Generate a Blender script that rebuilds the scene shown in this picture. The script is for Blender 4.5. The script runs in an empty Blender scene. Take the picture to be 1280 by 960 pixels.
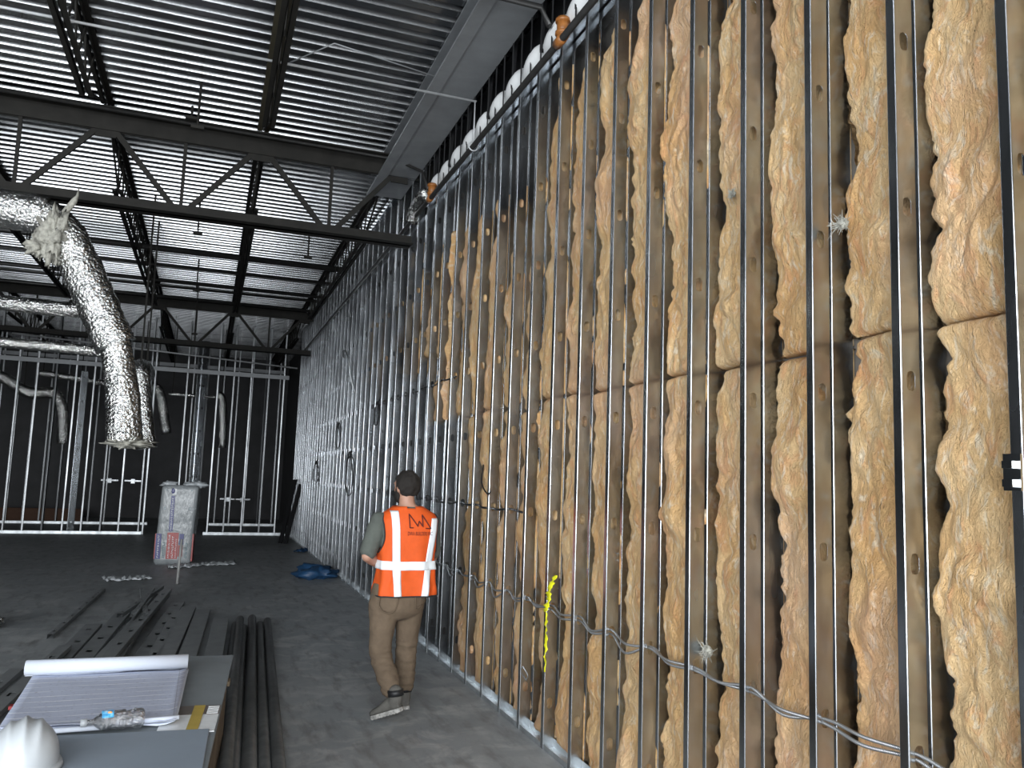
import bpy, bmesh, math, random
import numpy as np
from mathutils import Vector, Matrix, noise
R = random.Random(7)
D = bpy.data
SC = bpy.context.scene
COL = SC.collection
PI = math.pi
# ------------------------------------------------------------------ camera
CAM_H, W = 1.6463, 2.0552          # camera height; X of the front of the right-hand stud wall
def make_camera():
    f, pit, rol, yaw = 1021.69, 0.115259, 0.034319, 0.351007
    fw = Vector((math.sin(yaw)*math.cos(pit), math.cos(yaw)*math.cos(pit), math.sin(pit)))
    r = Vector((math.cos(yaw), -math.sin(yaw), 0)); u = r.cross(fw)
    r2 = r*math.cos(rol)+u*math.sin(rol); u2 = -r*math.sin(rol)+u*math.cos(rol)
    cd = D.cameras.new('camera'); co = D.objects.new('camera', cd); COL.objects.link(co)
    cd.sensor_width = 36; cd.lens = f/1280*36; cd.clip_start = .05; cd.clip_end = 200
    m = Matrix((r2, u2, -fw)).transposed().to_4x4(); m.translation = (0, 0, CAM_H)
    co.matrix_world = m; SC.camera = co
make_camera()
# ------------------------------------------------------------------ light
wd = D.worlds.new('world'); SC.world = wd; wd.use_nodes = True
bg = wd.node_tree.nodes['Background']; bg.inputs[0].default_value = (.72, .84, 1, 1); bg.inputs[1].default_value = 0.6
SC.view_settings.view_transform = 'Standard'; SC.view_settings.look = 'None'
SC.view_settings.exposure = 0.12; SC.view_settings.gamma = 1; SC.view_settings.use_curve_mapping = False
YREAR, XLEFT, YFAR, ZDECK = -3.6, -13.0, 29.0, 5.40
WINDOWS = [(-9.6, 2.9), (-6.4, 2.9), (-3.2, 2.9), (0.0, 2.9)]      # centre X, width of the storefront openings behind the camera
WZ0, WZ1 = .25, 4.2
for i, (cx, w) in enumerate(WINDOWS):
    ld = D.lights.new('daylight', 'AREA'); ld.shape = 'RECTANGLE'; ld.size = w; ld.size_y = WZ1-WZ0
    ld.energy = 560; ld.color = (.93, .97, 1)
    lo = D.objects.new('window_daylight', ld); COL.objects.link(lo)
    lo.location = (cx, YREAR-.25, (WZ0+WZ1)/2); lo.rotation_euler = (PI/2, 0, 0)
# ------------------------------------------------------------------ helpers
class MB:
    def __init__(s): s.v = []; s.f = []
    def add(s, vs, fs):
        n = len(s.v); s.v += [tuple(v) for v in vs]; s.f += [tuple(i+n for i in f) for f in fs]; return s
    def box(s, x0, x1, y0, y1, z0, z1, M=None):
        vs = [Vector((x, y, z)) for z in (z0, z1) for y in (y0, y1) for x in (x0, x1)]
        if M: vs = [M @ v for v in vs]
        return s.add(vs, [(0, 2, 3, 1), (4, 5, 7, 6), (0, 1, 5, 4), (2, 6, 7, 3), (0, 4, 6, 2), (1, 3, 7, 5)])
    def bar(s, a, b, w, h):                                # rectangular bar from a to b
        a, b = Vector(a), Vector(b); d = b-a; L = d.length
        q = d.to_track_quat('Y', 'Z').to_matrix().to_4x4(); q.translation = a
        return s.box(-w/2, w/2, 0, L, -h/2, h/2, q)
    def tube(s, pts, r, n=10, cap=True):
        pts = [Vector(p) for p in pts]; k = len(pts)
        rr = r if isinstance(r, (list, tuple)) else [r]*k
        vs = []; up = None
        for i, p in enumerate(pts):
            t = (pts[min(i+1, k-1)]-pts[max(i-1, 0)]).normalized()
            if up is None: up = t.orthogonal().normalized()
            up = (up-t*up.dot(t)); up = up.normalized() if up.length > 1e-6 else t.orthogonal().normalized()
            b = t.cross(up)
            for j in range(n):
                a = 2*PI*j/n; vs.append(p+(up*math.cos(a)+b*math.sin(a))*rr[i])
        fs = [(i*n+j, i*n+(j+1) % n, (i+1)*n+(j+1) % n, (i+1)*n+j) for i in range(k-1) for j in range(n)]
        if cap: fs += [tuple(range(n-1, -1, -1)), tuple((k-1)*n+j for j in range(n))]
        return s.add(vs, fs)
    def loft(s, rings, cap=True):
        n = len(rings[0]); vs = [v for r in rings for v in r]; k = len(rings)
        fs = [(i*n+j, i*n+(j+1) % n, (i+1)*n+(j+1) % n, (i+1)*n+j) for i in range(k-1) for j in range(n)]
        if cap: fs += [tuple(range(n-1, -1, -1)), tuple((k-1)*n+j for j in range(n))]
        return s.add(vs, fs)
    def ball(s, c, r, nu=16, nv=10, M=None):
        r = r if isinstance(r, (tuple, list)) else (r, r, r); c = Vector(c)
        rings = []
        for i in range(nv+1):
            a = -PI/2+PI*i/nv; ca = max(math.cos(a), .02)
            ring = []
            for j in range(nu):
                b = 2*PI*j/nu; v = Vector((r[0]*ca*math.cos(b), r[1]*ca*math.sin(b), r[2]*math.sin(a)))
                ring.append(c+(M @ v if M else v))
            rings.append(ring)
        return s.loft(rings)
    def mesh(s, name, mat=None, smooth=False):
        me = D.meshes.new(name); me.from_pydata(s.v, [], s.f); me.update()
        bm = bmesh.new(); bm.from_mesh(me); bmesh.ops.recalc_face_normals(bm, faces=bm.faces); bm.to_mesh(me); bm.free()
        if mat: me.materials.append(mat)
        if smooth: me.polygons.foreach_set('use_smooth', [True]*len(me.polygons))
        return me
    def build(s, name, mat, parent=None, smooth=False):
        return link(name, s.mesh(name, mat, smooth), parent)
def link(name, data, parent=None, loc=None, rot=None):
    o = D.objects.new(name, data); COL.objects.link(o)
    if parent: o.parent = parent
    if loc is not None: o.location = loc
    if rot is not None: o.rotation_euler = rot
    return o
def empty(name, loc=(0, 0, 0), rz=0): return link(name, None, None, loc, (0, 0, rz))
def tag(o, label=None, cat=None, group=None, kind=None):
    if label: o['label'] = label
    if cat: o['category'] = cat
    if group: o['group'] = group
    if kind: o['kind'] = kind
    return o
def struct(o, label=None):
    o['kind'] = 'structure'
    if label: o['label'] = label
    return o
def grid_mesh(name, P, mat, closed_u=False, smooth=True):          # P: (n, m, 3) array
    n, m = P.shape[:2]; vs = P.reshape(-1, 3).tolist(); fs = []
    for i in range(n-1):
        for j in range(m if closed_u else m-1):
            fs.append((i*m+j, i*m+(j+1) % m, (i+1)*m+(j+1) % m, (i+1)*m+j))
    me = D.meshes.new(name); me.from_pydata(vs, [], fs); me.update()
    if mat: me.materials.append(mat)
    if smooth: me.polygons.foreach_set('use_smooth', [True]*len(me.polygons))
    return me
def fbm(x, y, z, o=4):
    return noise.fractal(Vector((x, y, z)), 0.9, 2.0, o, noise_basis='PERLIN_ORIGINAL')
def smoothpath(pts, n=8):                                          # Catmull-Rom
    P = [Vector(p) for p in pts]; P = [P[0]*2-P[1]]+P+[P[-1]*2-P[-2]]; out = []
    for i in range(1, len(P)-2):
        a, b, c, d = P[i-1:i+3]
        for k in range(n):
            t = k/n; out.append(.5*((2*b)+(c-a)*t+(2*a-5*b+4*c-d)*t*t+(3*b-a-3*c+d)*t**3))
    return out+[P[-2]]
# ------------------------------------------------------------------ materials
class NT:
    def __init__(s, name):
        s.m = D.materials.new(name); s.m.use_nodes = True; s.t = s.m.node_tree; s.b = s.t.nodes['Principled BSDF']
    def n(s, typ, **kw):
        nd = s.t.nodes.new(typ)
        for k, v in kw.items():
            if k in nd.inputs: nd.inputs[k].default_value = v
            else: setattr(nd, k, v)
        return nd
    def l(s, a, b): s.t.links.new(a, b)
    def co(s, scale=(1, 1, 1), src='Object'):
        c = s.n('ShaderNodeTexCoord'); mp = s.n('ShaderNodeMapping'); mp.inputs['Scale'].default_value = scale
        s.l(c.outputs[src], mp.inputs[0]); return mp.outputs[0]
    def noise(s, co, scale=5, detail=4, rough=.6, dist=0):
        nd = s.n('ShaderNodeTexNoise', Scale=scale, Detail=detail, Roughness=rough, Distortion=dist); s.l(co, nd.inputs['Vector']); return nd.outputs['Fac']
    def ramp(s, fac, stops):
        r = s.n('ShaderNodeValToRGB'); e = r.color_ramp.elements
        while len(e) < len(stops): e.new(.5)
        for i, (p, c) in enumerate(stops): e[i].position = p; e[i].color = (*c, 1) if len(c) == 3 else c
        s.l(fac, r.inputs[0]); return r.outputs[0]
    def mr(s, fac, a, b, lo=.3, hi=.7):
        r = s.n('ShaderNodeMapRange'); r.inputs[1].default_value = lo; r.inputs[2].default_value = hi
        r.inputs[3].default_value = a; r.inputs[4].default_value = b; s.l(fac, r.inputs[0]); return r.outputs[0]
    def mix(s, fac, a, b, typ='MIX'):
        x = s.n('ShaderNodeMix', data_type='RGBA', blend_type=typ)
        for i, v in ((0, fac), (6, a), (7, b)):
            if hasattr(v, 'node'): s.l(v, x.inputs[i])
            else: x.inputs[i].default_value = v if i == 0 else (*v, 1)
        return x.outputs[2]
    def bump(s, fac, strength=.3, dist=.01, prev=None):
        b = s.n('ShaderNodeBump'); b.inputs['Strength'].default_value = strength; b.inputs['Distance'].default_value = dist
        s.l(fac, b.inputs['Height'])
        if prev: s.l(prev, b.inputs['Normal'])
        s.l(b.outputs[0], s.b.inputs['Normal']); return b.outputs[0]
    def set(s, **kw):
        for k, v in kw.items():
            i = s.b.inputs[k.replace('_', ' ')]
            if hasattr(v, 'node'): s.l(v, i)
            else: i.default_value = (*v, 1) if isinstance(v, tuple) and len(v) == 3 else v
        return s
def simple(name, col, rough=.6, metal=0, var=.12, scale=9, bump=0, **kw):
    t = NT(name); c = t.co(); f = t.noise(c, scale, 4)
    t.set(Base_Color=t.ramp(f, [(.3, tuple(max(0, x*(1-var)) for x in col)), (.7, tuple(min(1, x*(1+var)) for x in col))]), Roughness=rough, Metallic=metal, **kw)
    if bump: t.bump(t.noise(c, scale*4, 3), bump, .01)
    return t.m
def galv(name, base=(.60, .63, .66), r0=.26, r1=.42, scale=(7, 7, 2.2), bump=.05):
    t = NT(name); oi = t.n('ShaderNodeObjectInfo'); c = t.co(scale)
    add = t.n('ShaderNodeVectorMath', operation='ADD'); t.l(c, add.inputs[0])
    sc = t.n('ShaderNodeVectorMath', operation='SCALE'); t.l(oi.outputs['Location'], sc.inputs[0]); sc.inputs['Scale'].default_value = 3.7
    t.l(sc.outputs[0], add.inputs[1]); v = add.outputs[0]
    f = t.noise(v, 1.2, 4, .55); g = t.noise(v, .9, 2, .5)
    t.set(Base_Color=t.ramp(f, [(.3, tuple(x*.72 for x in base)), (.7, base)]), Metallic=1.0, Roughness=t.mr(g, r0, r1))
    return t.m
M = {}
M['galv'] = galv('galvanized_steel', (.56, .585, .61), .19, .28)
M['galv_far'] = galv('galvanized_steel_dimmed', (.30, .31, .32), .28, .4)  # same galvanized steel, colour darkened to stand in for dim light far back
M['galv_track'] = galv('galvanized_track', (.80, .84, .86), .4, .55)
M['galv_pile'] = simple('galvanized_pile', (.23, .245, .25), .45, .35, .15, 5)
M['deck'] = galv('galvanized_deck', (.56, .57, .585), .19, .27, (.3, 4, 4), .0)
M['joist'] = simple('primed_joist_steel', (.017, .016, .014), .65, 0, .25, 6, Specular_IOR_Level=.2)
M['olive'] = simple('olive_primer_steel', (.055, .048, .03), .55, 0, .2, 6)
M['beam'] = simple('grey_painted_steel', (.25, .26, .27), .45, .2, .12, 4)
M['pipe'] = simple('black_steel_pipe', (.035, .034, .033), .4, .4, .2, 12)
M['conduit'] = simple('conduit_steel', (.55, .56, .57), .4, .3, .1, 12)
M['rust'] = simple('orange_primer_fitting', (.27, .10, .022), .4, 0, .35, 30)
M['black'] = simple('black_plastic', (.012, .012, .013), .5, 0, .1)
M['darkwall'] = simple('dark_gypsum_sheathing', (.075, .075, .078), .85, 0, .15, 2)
M['sheath'] = simple('brown_grey_sheathing', (.17, .15, .13), .85, 0, .2, 2)
M['whitepipe'] = simple('white_pipe_jacket', (.85, .86, .86), .45, 0, .04, 12)
def concrete():
    t = NT('concrete_floor'); c = t.co()
    a = t.noise(c, .45, 5, .6); b = t.noise(c, 3.2, 6, .65, .6); d = t.noise(t.co((1, .25, 1)), 9, 4, .6); e = t.noise(c, 60, 2)
    col = t.ramp(a, [(.32, (.22, .24, .25)), (.68, (.33, .35, .36))])
    col = t.mix(t.mr(b, 0, .8, .48, .66), col, (.43, .44, .44))
    col = t.mix(t.mr(d, 0, .6, .50, .68), col, (.15, .15, .145))
    t.set(Base_Color=col, Roughness=t.mr(b, .42, .62)); t.bump(e, .08, .004); return t.m
M['floor'] = concrete()
def insulation():
    t = NT('tan_fiberglass'); g = t.n('ShaderNodeNewGeometry')
    oi = t.n('ShaderNodeObjectInfo')
    def pos(s):
        m = t.n('ShaderNodeMapping'); m.inputs['Scale'].default_value = s; t.l(g.outputs['Position'], m.inputs[0]); return m.outputs[0]
    big = t.noise(pos((1, 2.2, 1.3)), 1.5, 3, .55, .5); mid = t.noise(pos((2, 4.0, 1.9)), 2.6, 4, .6, 1.6)
    fib = t.noise(pos((4, 8, 4)), 7, 5, .62, 2.6); wisp = t.noise(pos((2, 5.5, 2.4)), 2.8, 4, .6, 2.4); fine = t.noise(pos((5, 16, 7)), 14, 4, .6, 1.5)
    col = t.ramp(big, [(.30, (.68, .385, .155)), (.45, (.74, .47, .215)), (.58, (.79, .555, .295)), (.70, (.71, .435, .19))])
    col = t.mix(t.mr(mid, 0, .62, .52, .68), col, (.73, .34, .155))
    col = t.mix(t.mr(wisp, 0, .75, .53, .68), col, (.86, .75, .57))
    col = t.mix(t.mr(fib, .55, 0, .30, .46), col, (.58, .34, .15))  # brown in the bump hollows, crease shade put into the colour
    pink = t.noise(pos((1, 2, 1)), 1.1, 2, .5); col = t.mix(t.mr(pink, 0, .35, .50, .64), col, (.78, .46, .32))
    t.set(Base_Color=col, Roughness=.95); b = t.bump(mid, .8, .05); c2 = t.bump(fib, .8, .022, b); t.bump(fine, .35, .008, c2); return t.m
M['insul'] = insulation()
def foil():
    t = NT('crinkled_foil'); c = t.co()
    v = t.n('ShaderNodeTexVoronoi', Scale=36); v.feature = 'F1'; t.l(c, v.inputs['Vector'])
    f = t.noise(c, 34, 4, .65, 1.2)
    t.set(Base_Color=(.66, .66, .64), Metallic=1.0, Roughness=.12); b = t.bump(v.outputs['Distance'], .55, .022); t.bump(f, .6, .018, b); return t.m
M['foil'] = foil()
M['wool'] = simple('pale_glass_wool', (.40, .39, .34), .9, 0, .35, 24, .9)
M['plastic'] = simple('crumpled_clear_wrap', (.55, .58, .6), .3, 0, .1, 8, .2)
M['white'] = simple('white_hard_plastic', (.42, .445, .465), .35, 0, .02)
M['paper'] = simple('white_paper', (.56, .60, .68), .8, 0, .02)
M['board'] = simple('grey_board', (.20, .225, .24), .7, 0, .12, 3)
M['board2'] = simple('blue_grey_board', (.24, .285, .34), .6, 0, .06, 3)
M['wood'] = simple('weathered_timber', (.13, .10, .06), .8, 0, .35, 7, .3)
M['shirt'] = simple('grey_green_cotton', (.088, .098, .086), .9, 0, .12, 12, .2)
M['trousers'] = simple('khaki_canvas', (.125, .089, .058), .9, 0, .13, 14, .3)
M['vest'] = simple('orange_vest_mesh', (.66, .088, .007), .75, 0, .05, 25, .1, Emission_Strength=0.0)
M['reflect'] = simple('silver_white_reflective_tape', (.80, .84, .87), .5, 0, .03, 20)
M['trim'] = simple('black_binding', (.02, .02, .022), .8)
M['skin'] = simple('skin', (.42, .23, .16), .55, 0, .1, 18)
M['hair'] = simple('dark_hair', (.012, .009, .007), .75, 0, .3, 60, .6)
M['boot'] = simple('grey_suede', (.10, .095, .085), .85, 0, .2, 20, .2)
M['sole'] = simple('pale_rubber_tread', (.34, .33, .31), .8, 0, .5, 45, .4)
M['ink'] = simple('dark_print_ink', (.09, .012, .008), .8)
M['yellow'] = simple('yellow_tape', (.80, .78, .02), .5)
M['blue'] = simple('blue_tarp', (.02, .07, .16), .45, 0, .2, 12)
M['mc'] = None
def mc_cable():
    t = NT('armoured_cable_steel'); c = t.co()
    w = t.n('ShaderNodeTexWave', Scale=55, Distortion=0); w.bands_direction = 'Y'; t.l(c, w.inputs['Vector'])
    t.set(Base_Color=(.42, .43, .44), Metallic=.9, Roughness=.35); t.bump(w.outputs['Fac'], .6, .004); return t.m
M['mc'] = mc_cable()
# ------------------------------------------------------------------ setting: floor, deck, outer walls
struct(MB().box(XLEFT, W+.6, YREAR-1.5, YFAR, -.2, 0).build('floor', M['floor']), 'grey stained concrete slab floor')
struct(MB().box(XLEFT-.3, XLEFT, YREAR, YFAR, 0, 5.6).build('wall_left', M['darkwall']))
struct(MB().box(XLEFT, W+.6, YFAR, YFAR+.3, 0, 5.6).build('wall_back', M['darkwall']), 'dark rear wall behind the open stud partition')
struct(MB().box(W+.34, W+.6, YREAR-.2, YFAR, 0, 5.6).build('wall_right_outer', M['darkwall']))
rear = MB(); rear.box(XLEFT, W+.6, YREAR-.2, YREAR, WZ1, 5.6); rear.box(XLEFT, W+.6, YREAR-.2, YREAR, 0, WZ0)
edges = [XLEFT]+[e for cx, w in WINDOWS for e in (cx-w/2, cx+w/2)]+[W+.6]
for a, b in zip(edges[::2], edges[1::2]): rear.box(a, b, YREAR-.2, YREAR, WZ0, WZ1)
struct(rear.build('wall_rear', M['darkwall']))
for i, (cx, w) in enumerate(WINDOWS):
    fr = MB()
    for x in (cx-w/2+.03, cx, cx+w/2-.03): fr.box(x-.03, x+.03, YREAR-.15, YREAR-.05, WZ0, WZ1)
    for z in (WZ0+.03, WZ1-.03, 2.5): fr.box(cx-w/2, cx+w/2, YREAR-.15, YREAR-.05, z-.03, z+.03)
    struct(fr.build('window_%d' % (i+1), M['beam']))
PITCH = .166
def deck_sheet():
    prof = []
    for k in range(5):
        y = k*PITCH; prof += [(y, 0), (y+.080, 0), (y+.0915, .043), (y+.1525, .043), (y+.164, 0)]
    prof.append((5*PITCH, 0)); mb = MB()
    n = len(prof); vs = [(x, y, z) for x in (XLEFT, W+.58) for y, z in prof]
    mb.add(vs, [(i, i+1, n+i+1, n+i) for i in range(n-1)]); return mb.mesh('deck_sheet', M['deck'])
ceil = struct(empty('ceiling', (0, 0, ZDECK)), 'corrugated galvanized metal roof deck')
dm = deck_sheet(); y = YREAR-.3
while y < YFAR:
    link('deck_sheet', dm, ceil, (0, y, R.uniform(-.003, .003)), (R.uniform(-.006, .006), 0, 0)); y += 5*PITCH
scr = MB()
for _ in range(240):
    x, y = R.uniform(-5, 1.6), round(R.uniform(3.5, 14)/PITCH)*PITCH+.04+YREAR % PITCH
    scr.tube([(x, y, .0), (x, y, -.035)], .004, 5)
tag(scr.build('screw_tips', M['black'], ceil), kind='stuff')
# roof slab above the flutes keeps daylight out
struct(MB().box(XLEFT-.3, W+.6, YREAR-.3, YFAR+.3, ZDECK+.06, ZDECK+.25).build('roof_slab', M['darkwall']))
# ------------------------------------------------------------------ stud meshes
HOLE0, HOLEP = .27, .577
def stud_mesh(d, H, fl=.038, lip=.010, name='stud', hole_w=.036, hole_h=.066, mat=None, holes=True, back=None):
    r = .0045; mb = MB(); prof = []
    def arc(cx, cy, a0, a1):
        return [(cx+r*math.cos(a0+(a1-a0)*k/3), cy+r*math.sin(a0+(a1-a0)*k/3)) for k in range(4)]
    left = [(lip, fl), (r, fl)]+arc(r, fl-r, PI/2, PI)[1:]+arc(r, r, PI, 1.5*PI)
    fb = back or fl; right = [(d-x, y) for x, y in ([(lip, fb), (r, fb)]+arc(r, fb-r, PI/2, PI)[1:]+arc(r, r, PI, 1.5*PI))]
    for pf in (left, right):
        for (a, b) in zip(pf, pf[1:]):
            mb.add([(a[0], a[1], 0), (b[0], b[1], 0), (b[0], b[1], H), (a[0], a[1], H)], [(0, 1, 2, 3)])
    x0, x1 = r, d-r; z = 0; zc = HOLE0; hh = .09; cx = d/2
    while holes and zc+hh < H:
        mb.add([(x0, 0, z), (x1, 0, z), (x1, 0, zc-hh), (x0, 0, zc-hh)], [(0, 1, 2, 3)])
        inn, out = [], []
        N = 16
        for k in range(N):
            a = 2*PI*(k+.5)/N; ca, sa = math.cos(a), math.sin(a)
            hw = hole_w/2; s = hole_h/2-hw
            inn.append((cx+hw*ca, 0, zc+hw*sa+(s if sa > 0 else -s)))
            t = min((x1-cx)/abs(ca), hh/abs(sa)); out.append([cx+t*ca, 0, zc+t*sa])
        for q, (ex, ez) in ((2, (x1, zc+hh)), (5, (x0, zc+hh)), (10, (x0, zc-hh)), (13, (x1, zc-hh))):
            out[q] = [ex, 0, ez]
        mb.add(inn+out, [(k, (k+1) % N, N+(k+1) % N, N+k) for k in range(N)])
        # small rolled rim round the punch-out
        rim = [(px+(px-cx)*.10, .004, zc+(pz-zc)*1.04) for px, _, pz in inn]
        mb.add(inn+rim, [(k, (k+1) % N, N+(k+1) % N, N+k) for k in range(N)])
        z = zc+hh; zc += HOLEP
    mb.add([(x0, 0, z), (x1, 0, z), (x1, 0, H), (x0, 0, H)], [(0, 1, 2, 3)])
    return mb.mesh(name, mat or M['galv'])
# ------------------------------------------------------------------ right-hand wall
SP = .4064; S0 = 1.5947
wall = struct(empty('wall_right', (W, 0, 0)), 'long double-row galvanized steel stud wall with tan insulation')
D1, D2 = .080, .100
sm1 = stud_mesh(D1, 5.36, back=.014); sm1s = stud_mesh(D1, 4.64, back=.014); sm2 = stud_mesh(D2, 4.62, holes=False)
for k in range(-2, 50):
    Y = S0+k*SP
    j = .0 if k < 9 else R.uniform(-.02, .02)
    link('stud', sm1 if Y > 8.7 else sm1s, wall, (0, Y+j, 0), (0, 0, R.uniform(-.012, .012)))
    if abs(Y-9.2) > .12: link('stud', sm2, wall, (D1+.012, Y+j+R.uniform(-.004, .004), 0), (0, 0, R.uniform(-.015, .015)))
link('stud', sm1, wall, (0, 8.92, 0)); link('stud', sm1, wall, (0, 10.05, 0))
tr = MB(); y0, y1 = .6, 22.0
for x, w in ((.004, D1-.006), (D1+.014, D2-.004)):
    tr.box(x, x+w, y0, y1, .001, .004); tr.box(x, x+.0015, y0, y1, .003, .03); tr.box(x+w-.002, x+w, y0, y1, .003, .055)
tr.build('floor_track', M['galv_track'], wall)
for q in range(-2, 36):
    Y = S0+q*SP*.5
    MB().box(.0, .008, Y-.006, Y+.006, 4.62, 5.33).build('kicker_strap', M['black'], wall)
    if q % 3 == 0: MB().bar((.01, Y, 4.75), (.10, Y+.2, 5.3), .03, .03).build('kicker_strap', M['black'], wall)
MB().box(-.004, D1+.004, y0, 8.7, 4.64, 4.645).build('top_track', M['galv'], wall)
tt = MB(); tt.box(-.004, D1+.004, y0, y1, 5.36, 5.365); tt.box(-.004, -.0025, y0, y1, 5.28, 5.365); tt.box(D1+.0025, D1+.004, y0, y1, 5.28, 5.365)
tt.box(D1+.01, D1+.014+D2, y0, y1, 4.62, 4.624); tt.box(D1+.01, D1+.0115, y0, y1, 4.57, 4.622)
tt.build('top_track', M['galv'], wall)
MB().box(D1+D2+.03, D1+D2+.06, -5, 22.2, 0, 4.66).build('sheathing', M['sheath'], wall)
MB().box(D1+D2+.03, D1+D2+.06, -5, 22.2, 4.66, 5.38).build('sheathing', M['black'], wall)
# insulation batts
def batt(Yf, Yn, z0, z1, seed, dz=.012, ns=44, sparse=0., ragged=1., top_taper=0., bulge=1., front=.163):
    nz = max(12, int((z1-z0)/dz)); P = np.zeros((nz+5, ns+6, 3)); w = Yf-Yn
    for i in range(nz+5):
        ii = min(max(i-2, 0), nz); z = z0+(z1-z0)*ii/nz
        ze = min(ii, nz-ii)*dz if nz else 0
        e1 = fbm(seed*3.1, z*2.6, 0, 3); e2 = fbm(seed*1.7+9, z*17, 3, 4)
        edge = .012+ragged*(max(-.012, .060*e1)+.020*e2)+sparse*w*(.45+.5*fbm(seed, z*1.3, 7, 2))
        if top_taper: edge += top_taper*w*max(0, 1-(z1-z)/.55)**1.4
        edge = min(max(edge, .002), w*.8)
        lob = .045*bulge*(.35+1.1*fbm(seed*5.3+2, z*1.9, 1, 2))+.02*fbm(seed+4, z*7, 2, 2)
        if abs(z-.86) < .22: lob = min(lob, .0+.045*abs(z-.86)/.22)
        for j in range(ns+6):
            jj = min(max(j-3, 0), ns); s = jj/ns
            Y = Yf-edge-(w-edge-.004)*s
            # rounded outline towards edges and ends
            q = min(1, s*ns*.010/.05); q2 = min(1, ze/.035)
            round_ = (1-math.sqrt(max(0, 1-(1-q)**2)))*.055+(1-math.sqrt(max(0, 1-(1-q2)**2)))*.03
            wy, wz = Y+.10*fbm(Y*4, z*3, seed, 2)+.03*z*math.sin(seed), z+.16*fbm(Y*4+5, z*3, seed+3, 2)
            folds = .034*abs(fbm(wy*5.5, wz*3.4, seed*2.2, 2))+.015*abs(fbm(wy*14, wz*7.5, seed+7, 2))+.004*abs(fbm(wy*38, wz*24, seed, 2))+.0015*fbm(wy*90, wz*70, seed, 2)
            pillow = .028*math.sin(PI*min(1, s*.85+.15))
            X = W+front-lob-pillow-folds+round_
            Xb = W+D1+D2+.02
            if j == 2: X = X+.03
            if j <= 1: X = W+.17 if j else Xb
            if j >= ns+4: X = Xb
            if i in (0, nz+4): X = Xb
            if i in (1, nz+3): X = max(X, W+.16)
            X = max(X, W+.012) if not (j < 3) else X
            P[i, j] = (X, Y, z)
    o = link('insulation_batt', grid_mesh('insulation_batt', P, M['insul'])); return o
GI = 'fiberglass batts between the wall studs'
LO = 'lower tan fiberglass batt standing between galvanized wall studs near the floor'
UP = 'upper tan fiberglass batt wedged between galvanized wall studs above the seam'
def where(k):
    d = k-7; n = ['', 'one', 'two', 'three', 'four', 'five', 'six', 'seven', 'eight', 'nine', 'ten', 'eleven', 'twelve'][abs(d)]
    if d == 0: return 'in the stud bay with the yellow tape'
    return '%s stud bay%s from the yellow tape, %s the girder' % (n, 's' if abs(d) > 1 else '', 'towards' if d > 0 else 'away from')
for k in range(-2, 19):
    Yn = S0+k*SP+.006; Yf = Yn+SP-.006
    fine = k < 8
    dz, ns = (.011, 44) if k < 5 else ((.016, 26) if fine else (.025, 14))
    seam = 2.19+R.uniform(-.03, .03)+(.02 if k % 3 else -.03)
    top = 4.6 if k < 5 else R.uniform(4.25, 4.58)
    if k >= 9: top -= R.uniform(.2, .7)
    sp = 0. if k < 8 else R.uniform(.0, .18)
    fr = float(np.interp(k, [2, 4, 6, 9, 13], [.163, .150, .132, .110, .095]))+R.uniform(-.012, .012)
    lowz = .03 if k < 16 else 1.0
    za = seam+.006 if k < 16 else R.uniform(2.6, 3.0)
    if k >= 10: sp = R.uniform(.10, .22)
    if k >= 13: sp += .10
    if k < 13:
        b = batt(Yf, Yn, lowz, seam-.004, 10+k, dz, ns, sp, bulge=.9, front=fr); tag(b, 'lower tan fiberglass batt '+where(k), 'insulation', GI+', lower row')
    b = batt(Yf, Yn, za, top, 50+k, dz, ns, sp*.8, top_taper=.0 if k < 5 else .6, bulge=1.25 if k < 6 else 1.0, front=fr); tag(b, 'upper tan fiberglass batt '+where(k), 'insulation', GI+', upper row')
for Y, za, zb in ((9.75, 2.9, 4.0), (10.6, 2.7, 3.9), (11.4, 3.0, 3.9)):
    n = math.floor((Y-S0)/SP); b = batt(S0+(n+1)*SP, S0+n*SP+.006, za, zb, 90+n, .025, 14, .25)
    tag(b, 'short ragged fiberglass remnant between bare far studs', 'insulation', 'insulation remnants in the far bays')
tag(batt(S0+19*SP-.06, S0+18*SP+.02, 4.12, 4.34, 77, .02, 16), 'orange fluffy insulation scrap stuffed under the girder end', 'insulation')
# wisps of loose fibre
def tuft(c, r, seed, n=60):
    mb = MB(); rr = random.Random(seed)
    for _ in range(n):
        d = Vector((rr.uniform(-1, .1), rr.gauss(0, 1), rr.gauss(0, .7))).normalized(); p = Vector(c)
        pts = [p]; q = d*r*rr.uniform(.4, 1.1)
        pts = [p, p+q*.5+Vector((0, rr.gauss(0, .006), rr.gauss(0, .008))), p+q+Vector((0, rr.gauss(0, .012), rr.gauss(0, .012)))]
        mb.tube(pts, [.0022, .0018, .0006], 4, False)
    core = MB(); core.ball(c, (r*.3, r*.55, r*.45), 12, 8)
    mb.add(core.v, core.f); return mb.build('fiber_tuft', M['wool'], None, True)
for (Y, z, r, lb) in ((3.18, .92, .06, 'pale loose fiber tuft pulled out beside the armored cable'), (2.33, 2.62, .05, 'small pale fiber tuft on the upper batt'), (3.0, 2.95, .03, 'tiny fiber tuft poking past a stud'), (4.05, 1.25, .03, 'tan tuft bulging beside a stud')):
    tag(tuft((W+.07, Y, z), r, int(Y*100)), lb, 'insulation')
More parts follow.
